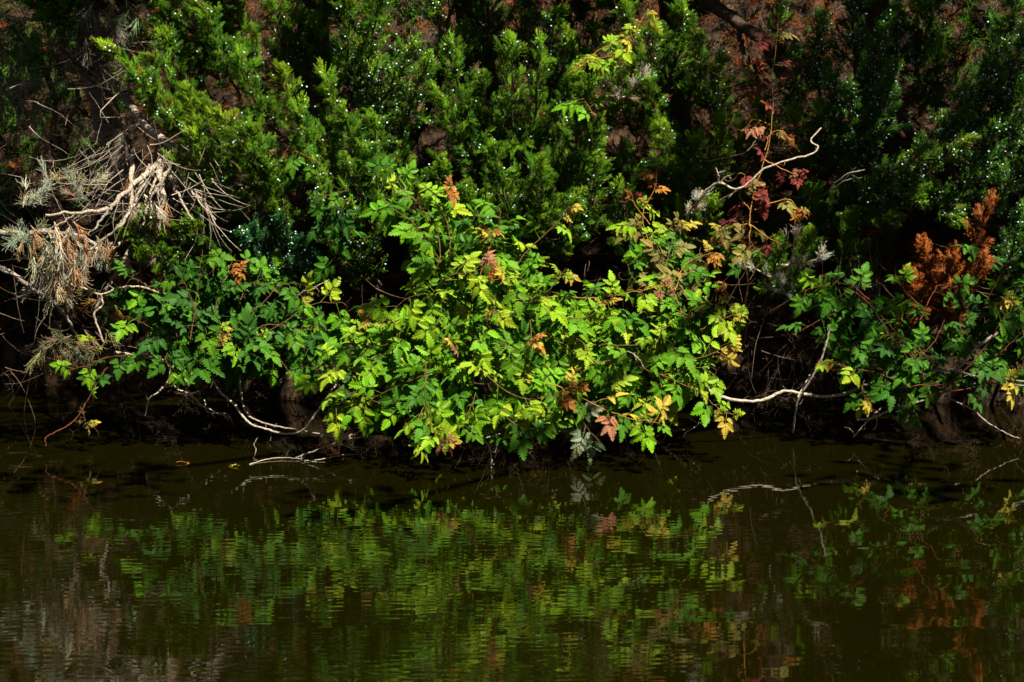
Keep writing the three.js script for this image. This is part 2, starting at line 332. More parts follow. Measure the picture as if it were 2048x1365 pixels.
// right junipers
R = rng(204);
{
  const t = thing('juniper_tree', 'shaded juniper dotted with pale blue berries at the right edge', 'juniper', 'junipers along the bank');
  limb(t, 'trunk', [V(1.15, bankY(1.15, -1.3) - 0.1, -1.3), V(1.1, 0.95, -1.15), V(1.05, 1.5, -1.1), V(1.1, 2.3, -1.2), V(1.15, 3, -1.25)], 0.07, 0.03, M.dark, 0.01, 10);
  limb(t, 'limb', [V(1.1, 0.9, -1.16), P(1850, 330, -0.7), P(1770, 380, -0.3)], 0.02, 0.006, M.dark);
  limb(t, 'limb', [V(1.1, 1.0, -1.14), P(1780, 220, -0.7), P(1710, 240, -0.3)], 0.02, 0.006, M.dark);
  const bl = { berries: 1.5, col: [0.015, 0.054, 0.004], tip: [0.045, 0.108, 0.006] };
  px2([
    [[1662, 150, -0.1], [1700, 300, -0.35], .11, bl], [[1770, 52, -0.08], [1715, 240, -0.3], .10, bl], [[1790, 140, -0.08], [1730, 300, -0.3], .09, bl], [[1700, 180, -0.05], [1720, 330, -0.3], .1, bl],
    [[1590, 110, -0.2], [1590, 250, -0.45], .10, bl], [[1640, 40, -0.25], [1640, 190, -0.5], .11, bl], [[1560, 20, -0.25], [1580, 160, -0.5], .1, { dead: .2 }], [[1700, -10, -0.25], [1710, 140, -0.5], .11, bl], [[1790, 20, -0.3], [1780, 160, -0.55], .11, bl],
    [[1850, 5, -0.3], [1830, 150, -0.55], .11, bl], [[1880, 90, -0.3], [1840, 230, -0.55], .1, { dead: .3 }], [[2035, 5, -0.1], [1960, 210, -0.3], .09, bl], [[2048, 80, -0.08], [1960, 270, -0.3], .10, bl], [[1990, 110, -0.1], [1910, 270, -0.3], .09, bl],
    [[1930, 180, -0.1], [1870, 310, -0.3], .09, bl], [[2040, 190, -0.1], [1980, 340, -0.35], .1, bl], [[1925, 290, 0.06], [1760, 395, -0.15], .075, { tip: [0.085, 0.14, 0.004], berries: 1 }], [[1850, 300, 0.04], [1740, 380, -0.15], .09, { berries: 1.2 }], [[1800, 330, 0.03], [1720, 400, -0.15], .08, { berries: 1.2 }],
    [[1905, 440, 0.02], [1790, 360, -0.15], .09, { sag: -.05, berries: .8 }], [[1830, 400, 0.02], [1740, 370, -0.15], .1, { sag: 0 }], [[1780, 430, 0.0], [1720, 380, -0.2], .08], [[1990, 260, -0.05], [1900, 400, -0.25], .09, bl], [[2045, 330, -0.05], [1950, 440, -0.3], .1, bl],
    [[1950, 350, -0.02], [1870, 440, -0.25], .09, bl], [[1640, 215, -0.15], [1640, 340, -0.4], .1], [[1580, 230, -0.2], [1620, 340, -0.45], .09, { dead: .4 }], [[1690, 330, -0.25], [1680, 450, -0.5], .1], [[1620, 380, -0.15], [1650, 480, -0.4], .09], [[1700, 440, -0.1], [1680, 540, -0.35], .09],
    [[2040, 430, -0.1], [1990, 560, -0.4], .1, bl], [[2060, 530, -0.1], [2030, 620, -0.4], .09, bl],
  ], ([a, b, w, o]) => bough(t, a, b, w, o));
  const rust = { col: JG.rust, tip: [0.17, 0.052, 0.01], berries: 0, dead: 0.0, label: 'dead rust brown juniper bough' };
  px2([[[1975, 412, 0.02], [1895, 600, -0.12], .06], [[1850, 500, 0.0], [1890, 640, -0.15], .08], [[1900, 520, 0.02], [1880, 660, -0.12], .10], [[1825, 560, 0.0], [1850, 660, -0.15], .07], [[1920, 560, 0.0], [1890, 690, -0.12], .08], [[1965, 530, 0.02], [1890, 570, -0.1], .05],
    [[1800, 640, -0.02], [1850, 640, -0.18], .06]],
    ([a, b, w]) => bough(t, a, b, w, rust));
}
R = rng(205);
{
  const t = thing('juniper_tree', 'half dead juniper between the red stemmed vine and central plumes, with bare white twigs', 'juniper', 'junipers along the bank');
  limb(t, 'trunk', [V(0.52, bankY(0.52, -1.4) - 0.1, -1.4), V(0.5, 1.0, -1.25), V(0.42, 1.6, -1.2), V(0.45, 2.4, -1.2)], 0.055, 0.03, M.dark, 0.01, 10);
  limb(t, 'limb', [P(1380, -60, -0.7), P(1435, 15, -0.45), P(1480, 48, -0.38), P(1525, 82, -0.33), P(1560, 150, -0.4)], 0.022, 0.014, M.dark, 0.003, 9);
  limb(t, 'limb', [P(1475, 45, -0.39), P(1483, 85, -0.36), P(1492, 132, -0.34)], 0.009, 0.005, M.dark);
  px2([
    [[1250, 20, -0.25], [1290, 200, -0.5], .10, { dead: .3 }], [[1360, 15, -0.25], [1330, 190, -0.5], .11, { dead: .15 }], [[1310, 60, -0.2], [1310, 230, -0.5], .11, { dead: .2 }], [[1400, 80, -0.25], [1370, 230, -0.5], .1],
    [[1230, 110, -0.2], [1270, 270, -0.5], .1, { dead: .2 }], [[1320, 255, -0.08], [1375, 340, -0.3], .075, { tip: [0.085, 0.14, 0.004] }], [[1445, 245, -0.1], [1435, 350, -0.3], .07, { tip: [0.085, 0.14, 0.004] }], [[1390, 290, -0.1], [1410, 390, -0.3], .08],
    [[1350, 330, -0.12], [1400, 440, -0.4], .09], [[1290, 160, -0.2], [1330, 300, -0.5], .09, { dead: .5 }], [[1440, 130, -0.25], [1440, 260, -0.5], .09, { berries: .9 }], [[1420, 410, -0.03], [1430, 500, -0.25], .08], [[1240, 380, -0.15], [1260, 500, -0.4], .1], [[1360, 420, -0.1], [1350, 540, -0.4], .1],
    [[1250, 300, -0.3], [1270, 420, -0.55], .1, { dead: .4 }], [[1620, 470, 0.0], [1590, 590, -0.25], .09], [[1560, 500, 0.0], [1560, 590, -0.25], .07], [[1510, 200, -0.3], [1510, 330, -0.55], .1, { dead: .5 }], [[1480, 260, -0.3], [1480, 380, -0.55], .1, { dead: .35 }],
  ], ([a, b, w, o]) => bough(t, a, b, w, o));
  const lichen = { col: [0.25, 0.23, 0.17], tip: [0.34, 0.32, 0.25], berries: 0, dens: 0.3, size: 1.0, thin: 1, wood: M.pale, label: 'dead bough bleached white with lichen' };
  px2([[[1640, 515, 0.06], [1555, 530, -0.05], .045], [[1590, 470, 0.05], [1570, 560, -0.05], .05], [[1500, 530, 0.06], [1560, 550, -0.05], .04], [[1285, 150, -0.1], [1240, 200, -0.25], .03], [[1560, 560, 0.05], [1600, 600, -0.05], .04], [[1395, 400, 0.03], [1370, 450, -0.1], .035]],
    ([a, b, w]) => bough(t, a, b, w, lichen));
}

R = rng(207);
{
  const t = thing('juniper_tree', 'unseen juniper added past the right edge of the picture to shade the bank', 'juniper', 'junipers along the bank');
  limb(t, 'trunk', [V(2.0, bankY(2.0, -1.2) - 0.1, -1.2), V(2.0, 1.2, -1.0), V(1.95, 2.0, -0.95), V(2.0, 2.9, -1.0)], 0.07, 0.03, M.dark, 0.01, 10);  // added outside the view so its boughs keep sun off the right bank
  for (let j = 0; j < 26; j++) { const x = rr(2110, 2700), y = rr(-60, 560), z = rr(-0.5, -0.2); bough(t, [x, y, z], [x + rr(-60, 60), y + rr(120, 200), z - rr(0.2, 0.35)], rr(0.11, 0.15), { dens: 0.8, berries: 0.6, size: 1.2 }); }
}
// the crowns go on above the picture and shade the bank behind
R = rng(206);
for (const [n, x0, x1] of [['juniper_tree', 640, 1230], ['juniper_tree_001', 20, 640], ['juniper_tree_002', 1560, 2150], ['juniper_tree_003', 1180, 1600], ['juniper_tree_004', 2080, 2850]]) {
  const t = scene.getObjectByName(n), k = Math.round((x1 - x0) / 30);
  for (let j = 0; j < k; j++) { const x = lerp(x0, x1, (j + R()) / k), y = rr(-440, -100), z = rr(-0.62, -0.16); bough(t, [x, y, z], [x + rr(-60, 60), y + rr(150, 230), z - rr(0.15, 0.35)], rr(0.14, 0.20), { dens: 0.7, berries: 0, size: 1.45 }); }
  for (let j = 0; j < k; j++) { const x = lerp(x0, x1, (j + R()) / k), y = rr(-1150, -380), z = rr(-0.85, -0.2); bough(t, [x, y, z], [x + rr(-80, 80), y + rr(200, 320), z - rr(0.2, 0.4)], rr(0.22, 0.3), { dens: 0.6, berries: 0, size: 2.1 }); }
}

// ------------------------------------------------------------------ grey dead juniper on the left
R = rng(301);
{
  const t = thing('dead_juniper_tree', 'bleached grey dead juniper with drooping dry sprays on the left bank', 'dead tree');
  limb(t, 'trunk', [V(-1.0, bankY(-1, -1.1) - 0.1, -1.1), P(240, 330, -0.8), P(200, 200, -0.75), P(180, 60, -0.8), P(170, -200, -0.9)], 0.05, 0.03, M.grey, 0.012, 10);
  const L = (pts, r0, r1, m = M.grey) => limb(t, 'limb', pts.map(([x, y, z]) => P(x, y, m === M.pale && y > 250 ? z + 0.16 : z)), r0, r1, m, 0.0035);
  L([[210, 140, -0.75], [260, 210, -0.5], [300, 260, -0.4], [345, 305, -0.25], [318, 345, -0.14], [325, 385, -0.1], [318, 440, -0.08]], 0.013, 0.007, M.pale);
  L([[345, 305, -0.25], [290, 350, -0.1], [240, 395, -0.02], [215, 420, 0.0], [150, 425, 0.03], [90, 430, 0.05]], 0.008, 0.003, M.pale);
  L([[265, 300, -0.3], [262, 350, -0.22], [263, 400, -0.18], [250, 440, -0.16]], 0.008, 0.005, M.pale);
  L([[340, 310, -0.2], [360, 360, -0.16], [400, 400, -0.14], [430, 440, -0.14]], 0.007, 0.003, M.pale);
  L([[335, 315, -0.2], [350, 380, -0.1], [385, 440, -0.06]], 0.006, 0.003, M.pale);
  L([[300, 330, -0.2], [270, 400, -0.08], [240, 450, 0.0], [205, 480, 0.0]], 0.006, 0.003, M.pale);
  L([[350, 300, -0.2], [330, 350, -0.1], [300, 400, -0.08], [285, 450, -0.06]], 0.0055, 0.0025, M.pale); L([[330, 320, -0.2], [285, 370, -0.1], [255, 430, -0.05], [230, 455, -0.03]], 0.005, 0.002, M.pale); L([[345, 315, -0.2], [380, 380, -0.12], [415, 425, -0.1]], 0.0045, 0.002, M.pale); L([[318, 345, -0.14], [300, 385, -0.1], [305, 430, -0.06]], 0.004, 0.002, M.pale); L([[215, 420, 0], [190, 455, 0.02], [175, 470, 0.02]], 0.004, 0.002, M.pale); L([[150, 425, 0.03], [120, 450, 0.04], [80, 460, 0.04]], 0.003, 0.0015, M.pale);
  L([[-60, 465, -0.02], [0, 468, 0.0], [70, 465, 0.02], [150, 470, 0.0], [215, 500, -0.05], [255, 480, -0.1]], 0.009, 0.006, M.grey);
  L([[265, 490, -0.1], [235, 540, 0.0], [205, 590, 0.04], [183, 625, 0.06]], 0.006, 0.004, M.grey);
  L([[80, 120, -0.6], [110, 200, -0.5], [105, 260, -0.45], [130, 330, -0.5]], 0.010, 0.006, M.brown);
  L([[150, 120, -0.6], [200, 180, -0.45], [240, 240, -0.4], [260, 300, -0.35]], 0.009, 0.006, M.brown);
  L([[155, 180, -0.5], [150, 220, -0.45], [120, 255, -0.42]], 0.007, 0.005, M.brown);
  L([[0, 30, -0.4], [50, 40, -0.4], [110, 20, -0.45]], 0.008, 0.004, M.grey);
  L([[305, 565, 0.03], [298, 600, -0.02], [320, 650, -0.05], [345, 700, -0.1]], 0.008, 0.008, M.brown);
  // tangle of fine bare twigs
  const tw = new MB();
  for (let k = 0; k < 480; k++) {
    const near = k < 150, px = near ? rr(190, 430) : rr(-60, 330), py = near ? rr(285, 430) : rr(-40, 420), z = near ? rr(-0.12, 0.16) : rr(-0.75, -0.3);
    const o = P(px, py, z), n = 6, pts = [o]; let d = near ? V((px - 325) / 170 + rr(-0.6, 0.6), rr(-1.2, 0.25), rr(-0.3, 0.4)).normalize() : rv(1).normalize(); const l = near ? rr(0.06, 0.19) : rr(0.08, 0.25), bend = rv(0.6);
    for (let j = 1; j <= n; j++) { d.addScaledVector(bend, 0.22).add(rv(0.16)).normalize(); pts.push(pts[j - 1].clone().addScaledVector(d, l / n)); }
    const r = near ? rr(0.0006, 0.0018) : rr(0.0008, 0.0018);
    tw.tube(pts, q => r * (1 - 0.6 * q), 4, null, false);
  }
  const m = mesh('twigs', tw.geo(), M.pale, t); m.userData.kind = 'stuff';
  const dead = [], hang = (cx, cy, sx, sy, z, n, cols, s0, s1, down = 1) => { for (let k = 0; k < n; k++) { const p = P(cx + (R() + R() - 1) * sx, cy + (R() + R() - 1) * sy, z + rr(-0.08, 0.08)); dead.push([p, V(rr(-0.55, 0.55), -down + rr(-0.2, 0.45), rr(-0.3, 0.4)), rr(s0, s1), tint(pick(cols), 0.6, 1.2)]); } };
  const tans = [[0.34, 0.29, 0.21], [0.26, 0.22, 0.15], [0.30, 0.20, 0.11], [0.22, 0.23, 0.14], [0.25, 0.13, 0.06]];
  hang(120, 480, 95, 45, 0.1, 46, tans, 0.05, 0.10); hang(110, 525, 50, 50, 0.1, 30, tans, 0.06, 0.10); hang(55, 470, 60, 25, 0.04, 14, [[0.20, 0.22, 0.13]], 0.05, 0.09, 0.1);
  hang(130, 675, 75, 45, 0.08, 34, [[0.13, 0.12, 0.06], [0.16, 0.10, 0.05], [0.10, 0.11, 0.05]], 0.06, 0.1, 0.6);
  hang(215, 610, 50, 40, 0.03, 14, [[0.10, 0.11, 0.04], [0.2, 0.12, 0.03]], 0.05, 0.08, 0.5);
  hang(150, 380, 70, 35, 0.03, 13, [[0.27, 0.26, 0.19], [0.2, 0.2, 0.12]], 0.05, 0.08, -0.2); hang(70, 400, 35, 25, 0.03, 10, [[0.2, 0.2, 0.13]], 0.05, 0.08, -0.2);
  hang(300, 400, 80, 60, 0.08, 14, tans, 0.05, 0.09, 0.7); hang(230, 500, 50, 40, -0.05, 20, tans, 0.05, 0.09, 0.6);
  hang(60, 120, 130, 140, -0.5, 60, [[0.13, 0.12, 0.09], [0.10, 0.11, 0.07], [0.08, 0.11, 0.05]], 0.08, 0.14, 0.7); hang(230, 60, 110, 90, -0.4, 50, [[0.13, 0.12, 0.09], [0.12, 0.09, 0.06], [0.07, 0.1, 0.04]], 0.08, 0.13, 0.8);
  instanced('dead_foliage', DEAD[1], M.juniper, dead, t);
  const g = []; for (let k = 0; k < 60; k++) g.push([P(rr(-40, 140), rr(-20, 230), rr(-0.55, -0.35)), V(rr(-0.6, 0.6), rr(-1, 0.3), 0.3), rr(0.05, 0.08), tint([0.045, 0.10, 0.02])]);
  instanced('foliage', SPRAY[1], M.juniper, g, t);
}

// ------------------------------------------------------------------ undergrowth filling the bank behind
R = rng(401);
{
  const list = [[], [], []];
  for (let k = 0; k < 9000; k++) {
    const x = rr(-2.6, 2.6), z = rr(-2.4, -0.28), p = V(x, bankY(x, z) + Math.pow(R(), 1.5) * lerp(0.35, 0.75, clamp((-z - 0.3) / 1.2, 0, 1)), z);
    if (p.y < 0.2 || (p.y < 0.5 && z > -0.75)) continue;
    const br = noise2(x * 2.2, z * 2.5 + p.y * 3, 61) + rr(-0.6, 0.6) > -0.35;
    list[br ? 2 : Math.floor(R() * 2)].push([p, V(rr(-0.8, 0.8), rr(-0.6, 1), rr(0, 0.8)), rr(0.06, 0.12), tint(br ? pick([JG.brown, JG.brown, JG.rust, [0.06, 0.045, 0.03]]) : JG.base, 0.7, 1.25)]);
  }
  for (let k = 0; k < 1500; k++) { // dry litter clinging to the cut face of the bank
    const x = rr(-2.4, 2.4), z = rr(-0.95, -0.36), y = bankY(x, z); if (y < -0.08 || y > 0.5) continue;
    list[2].push([V(x, y + rr(0, 0.06), z), V(rr(-0.9, 0.9), rr(-1, 0.4), rr(0.1, 0.9)), rr(0.06, 0.13), tint(pick([JG.brown, [0.05, 0.035, 0.02], [0.06, 0.05, 0.035]]), 0.7, 1.25)]);
  }
  const u = new THREE.Group(); u.name = 'undergrowth'; scene.add(u); tag(u, 'dim tangle of brown and green undergrowth behind the junipers', 'undergrowth', null, 'stuff');
  instanced('foliage', SPRAY[3], M.juniper, list[0], u); instanced('foliage', SPRAY[0], M.juniper, list[1], u); instanced('dead_foliage', DEAD[2], M.juniper, list[2], u);
}
{ // rootlets and dry stalks under the overhang
  R = rng(402);
  const m = new MB();
  const wisp = (p, d, l, r, curl) => { const pts = [p], b = rv(curl), n = 7; d.normalize(); for (let j = 1; j <= n; j++) { d.addScaledVector(b, 0.2).add(rv(0.1)).normalize(); pts.push(pts[j - 1].clone().addScaledVector(d, l / n)); } m.tube(pts, q => r * (1 - 0.5 * q), 3, null, false); };
  for (let k = 0; k < 620; k++) { const x = rr(-2.2, 2.2); wisp(V(x, rr(0.12, 0.45), rr(-0.5, -0.1)), V(rr(-0.7, 0.7), rr(-1, 0.2), rr(-0.1, 0.5)), rr(0.08, 0.24), rr(0.0006, 0.0016), 0.6); }
  for (let k = 0; k < 120; k++) wisp(P(rr(1400, 1700), rr(600, 820), rr(-0.2, 0.0)), V(rr(-0.6, 0.6), rr(-0.4, 1), rr(-0.2, 0.3)), rr(0.08, 0.2), rr(0.0006, 0.0013), 0.8);
  for (let k = 0; k < 40; k++) wisp(P(rr(1700, 1760), rr(470, 560), rr(-0.15, 0.0)), V(rr(-0.2, 0.4), -1, rr(-0.1, 0.2)), rr(0.08, 0.16), rr(0.0007, 0.0012), 0.6);
  const o = mesh('rootlets', m.geo(), M.brown, scene); tag(o, 'thin dry rootlets and stalks hanging in the dark under the bank', 'rootlets', null, 'stuff');
}

// ------------------------------------------------------------------ vine leaves
R = rng(501);
function leaflet(m, ox, oy, oz, ang, len, wid, opt) {
  const { roll, droop, bend, fold, tone } = opt, ca = Math.cos(ang), sa = Math.sin(ang), cr = Math.cos(roll), sr = Math.sin(roll);
  const put = (u, v, uu, vv) => {
    let h = fold * Math.abs(v) - bend * u * u / len - droop * u; const z0 = v * cr - h * sr, y0 = v * sr + h * cr;
    return m.v(ox + u * ca - z0 * sa, oy + y0, oz + u * sa + z0 * ca, uu, vv, tone);
  };
  const teeth = opt.teeth ?? 5, ts = [[0, 0]];
  const prof = t => Math.pow(Math.sin(Math.PI * Math.pow(t, 0.72)), 0.85);
  for (let k = 0; k < teeth; k++) { const t = 0.10 + 0.84 * k / teeth; ts.push([t, prof(t) * (k ? 0.74 : 0.88)]); ts.push([t + 0.13, prof(Math.min(t + 0.06, 0.97)) * 1.16 + 0.06]); }
  ts.push([1.06, 0]);
  for (const s of [-1, 1]) {
    let pm = null, po = null;
    ts.forEach(([t, w], k) => {
      const tm = k === ts.length - 1 ? 1.06 : clamp(t - 0.06, 0, 1), wig = k % 2 ? 0 : 1;
      const a = put(tm * len, 0, tm / 1.06, 0.5), b = w === 0 ? a : put(t * len, s * w * wid * 0.5, clamp(t / 1.06, 0, 1), 0.5 + s * w * 0.43);
      if (k) { if (s > 0) { m.i.push(pm, po, a); if (b !== a) m.i.push(po, b, a); } else { m.i.push(pm, a, po); if (b !== a) m.i.push(po, a, b); } }
      pm = a; po = b;
    });
  }
}
function makeLeaf(kind) {
  const m = new MB(), tone = () => { const a = rr(0.78, 1.15), b = rr(0.92, 1.1); return [a * b, a, a / b]; };
  const bendR = rr(0.05, 0.28), wob = rr(-0.08, 0.08);
  const at = t => V(t, -bendR * t * t + 0.03 * Math.sin(t * 7), wob * t * t);
  const rp = []; for (let k = 0; k <= 5; k++) rp.push(at(k / 5 * 0.76));
  m.tube(rp, t => 0.013 * (1 - 0.4 * t), 4, () => [1.15, 0.85, 0.9], false);
  const opt = s => ({ roll: s * rr(-0.1, 0.55) + rr(-0.2, 0.2), droop: rr(-0.05, 0.5), bend: rr(0.05, 0.55), fold: rr(0.05, 0.5), tone: tone() });
  const pairs = kind === 0 ? [[0.52, 0.34, 1.05]] : kind === 1 ? [[0.34, 0.33, 1.15], [0.58, 0.35, 0.95]] : [[0.26, 0.30, 1.25], [0.46, 0.34, 1.05], [0.65, 0.31, 0.85]];
  for (const [t, l, an] of pairs) for (const s of [-1, 1]) {
    const o = at(t + rr(-0.03, 0.03)), a = s * (an + rr(-0.15, 0.15)), L = l * rr(0.85, 1.15);
    if (kind === 2 && t < 0.3 || kind === 1 && t < 0.4 && R() < 0.5) { // pinna of three leaflets
      const q = V(o.x + Math.cos(a) * L * 0.55, o.y - 0.05, o.z + Math.sin(a) * L * 0.55);
      m.tube([o, q], () => 0.008, 3, () => [1.15, 0.85, 0.9], false);
      leaflet(m, q.x, q.y, q.z, a, L * 0.95, L * 0.62, opt(s));
      for (const s2 of [-1, 1]) leaflet(m, lerp(o.x, q.x, 0.75), lerp(o.y, q.y, 0.75), lerp(o.z, q.z, 0.75), a + s2 * 1.0, L * 0.62, L * 0.45, opt(s2));
    } else leaflet(m, o.x + Math.cos(a) * 0.03, o.y, o.z + Math.sin(a) * 0.03, a, L, L * rr(0.62, 0.74), opt(s));
  }
  const e = at(0.75); leaflet(m, e.x, e.y, e.z, rr(-0.15, 0.15), rr(0.38, 0.46), rr(0.25, 0.31), { ...opt(1), roll: rr(-0.3, 0.3) });
  return m.geo(true);
}
const LEAF = []; for (let k = 0; k < 5; k++) LEAF.push(makeLeaf(0)); for (let k = 0; k < 8; k++) LEAF.push(makeLeaf(1)); for (let k = 0; k < 8; k++) LEAF.push(makeLeaf(2));

const mtx = new THREE.Matrix4();
function leafFrame(p, t, side, droop = 0.22, face = [0.12, 0.70, 0.60], jit = 0.62) {
  const n0 = V(...face).add(rv(jit)).normalize(), lat = t.clone().cross(n0).multiplyScalar(side).normalize();
  const d = lat.multiplyScalar(0.8).addScaledVector(t, 0.45).add(V(0, -droop, 0.12)).add(rv(0.3)).normalize();
  const n = n0.addScaledVector(d, -n0.dot(d)).normalize(), b = d.clone().cross(n);
  return new THREE.Matrix4().makeBasis(d, n, b);
}
// a leafy shoot: stem along pts (3-D), leaves alternate, colours from base to tip
function shoot(vine, pts, o) {
  const q = kinked(pts, 0.0022, 5), cv = new THREE.CatmullRomCurve3(q), L = cv.getLength(), m = new MB();
  m.tube(q, t => lerp(o.r ?? 0.0016, 0.0007, t), 5);
  for (let k = 0; k < 2; k++) if (R() < (o.tendril ?? 0.5)) { // curling tendrils near the tip
    const t = rr(0.6, 0.98), a = cv.getPointAt(t), ta = cv.getTangentAt(t), tp = [], ld = rv(0.8).add(ta).normalize(), c0 = rr(4, 9), l = rr(0.03, 0.07);
    for (let j = 0; j <= 14; j++) { const s = j / 14; tp.push(a.clone().addScaledVector(ld, l * s).add(V(Math.sin(s * s * c0) * 0.012 * s, (Math.cos(s * s * c0) - 1) * 0.012 * s - s * s * 0.01, Math.sin(s * c0 * 0.7) * 0.006))); }
    m.tube(tp, s => 0.0008 * (1 - 0.4 * s), 3, null, false);
  }
  mesh('stem', m.geo(), o.stem ?? M.stem, vine);
  const n = Math.max(3, Math.round(L / (o.gap ?? 0.034) * 0.78));
  for (let k = 0; k < n; k++) {
    const t = (k + 0.6) / n; if (t < (o.from ?? 0)) continue;
    const p = cv.getPointAt(t), ta = cv.getTangentAt(t), young = clamp((t - (o.young ?? 0.58)) / (1 - (o.young ?? 0.58)), 0, 1);
    const hotTip = young > 0.45 && o.tipc && o.tipc.some(c => c === 'orange' || c === 'pink');
    const s = (hotTip ? 0.78 : 1) * lerp((o.size ?? 0.10) * 0.78, (o.tipSize ?? 0.045), Math.pow(young, 1.3)) * rr(0.82, 1.15);
    const hot = young > 0.45 && o.tipc;
    const cols = hot ? o.tipc : young > 0 && o.midc ? o.midc : o.col;
    leafAt(vine, p, ta, k % 2 ? 1 : -1, s, pick(LM[pick(cols)]), o, young > 0.5);
  }
  if (o.tipc && o.tipc.some(c => c === 'orange' || c === 'gold' || c === 'pink')) for (let k = 0; k < 5; k++) { // unfurling leaflets at the growing tip
    const t = rr(0.80, 1), ta = cv.getTangentAt(t); leafAt(vine, cv.getPointAt(t), ta, k % 2 ? 1 : -1, Math.min(o.tipSize ?? 0.045, 0.042) * rr(0.5, 1.0), pick(LM[pick(o.tipc)]), o, true);
  }
}
function leafAt(vine, p, ta, side, s, mat, o, young) {
  const g = young ? pick(LEAF.slice(5)) : pick(LEAF), l = shade(new THREE.Mesh(g, mat));
  l.name = 'leaf';
  mtx.copy(leafFrame(p, ta, side, o.droop, o.face, o.jit)).scale(V(s, s, s)).setPosition(p); l.applyMatrix4(mtx); vine.add(l);
}
// inner leaves of a thick mass, seen through the gaps of the outer ones
function innerLeaves(vine, poly, n, zf, z0, z1, cols, s0, s1) {
  const per = {}; let xs = poly.map(p => p[0]), ys = poly.map(p => p[1]);
  const inside = (x, y) => { let c = false; for (let i = 0, j = poly.length - 1; i < poly.length; j = i++) { const [a, b] = poly[i], [e, f] = poly[j]; if ((b > y) !== (f > y) && x < (e - a) * (y - b) / (f - b) + a) c = !c; } return c; };
  for (let k = 0; k < n;) {
    const x = rr(Math.min(...xs), Math.max(...xs)), y = rr(Math.min(...ys), Math.max(...ys)); if (!inside(x, y)) continue; k++;
    const c = pick(cols), v = Math.floor(R() * LEAF.length), mi = Math.floor(R() * LM[c].length), key = `${c} ${mi} ${v % 2 ? 7 + v % 6 : 13 + v % 8}`;
    (per[key] ??= []).push([P(x, y, zf(x, y) - rr(z0, z1)), rr(s0, s1)]);
  }
  const grp = new THREE.Group(); grp.name = 'inner_leaves'; grp.userData.kind = 'stuff'; vine.add(grp);
  for (const [key, list] of Object.entries(per)) {
    const [c, mi, v] = key.split(' '), im = shade(new THREE.InstancedMesh(LEAF[+v], LM[c][+mi], list.length)); im.name = 'leaves'; im.userData.kind = 'stuff';
    list.forEach(([p, s], k) => { mtx.copy(leafFrame(p, V(rr(-1, 1), rr(-0.6, 0.6), rr(-0.3, 0.3)).normalize(), R() < 0.5 ? -1 : 1, 0.25, [0.1, 0.7, 0.6], 0.6)).scale(V(s, s, s)).setPosition(p); im.setMatrixAt(k, mtx); });
    grp.add(im);
  }
}
const pts3 = (list, zf, off = 0) => list.map(([x, y, dz = 0]) => P(x, y, zf(x, y) + dz + off));

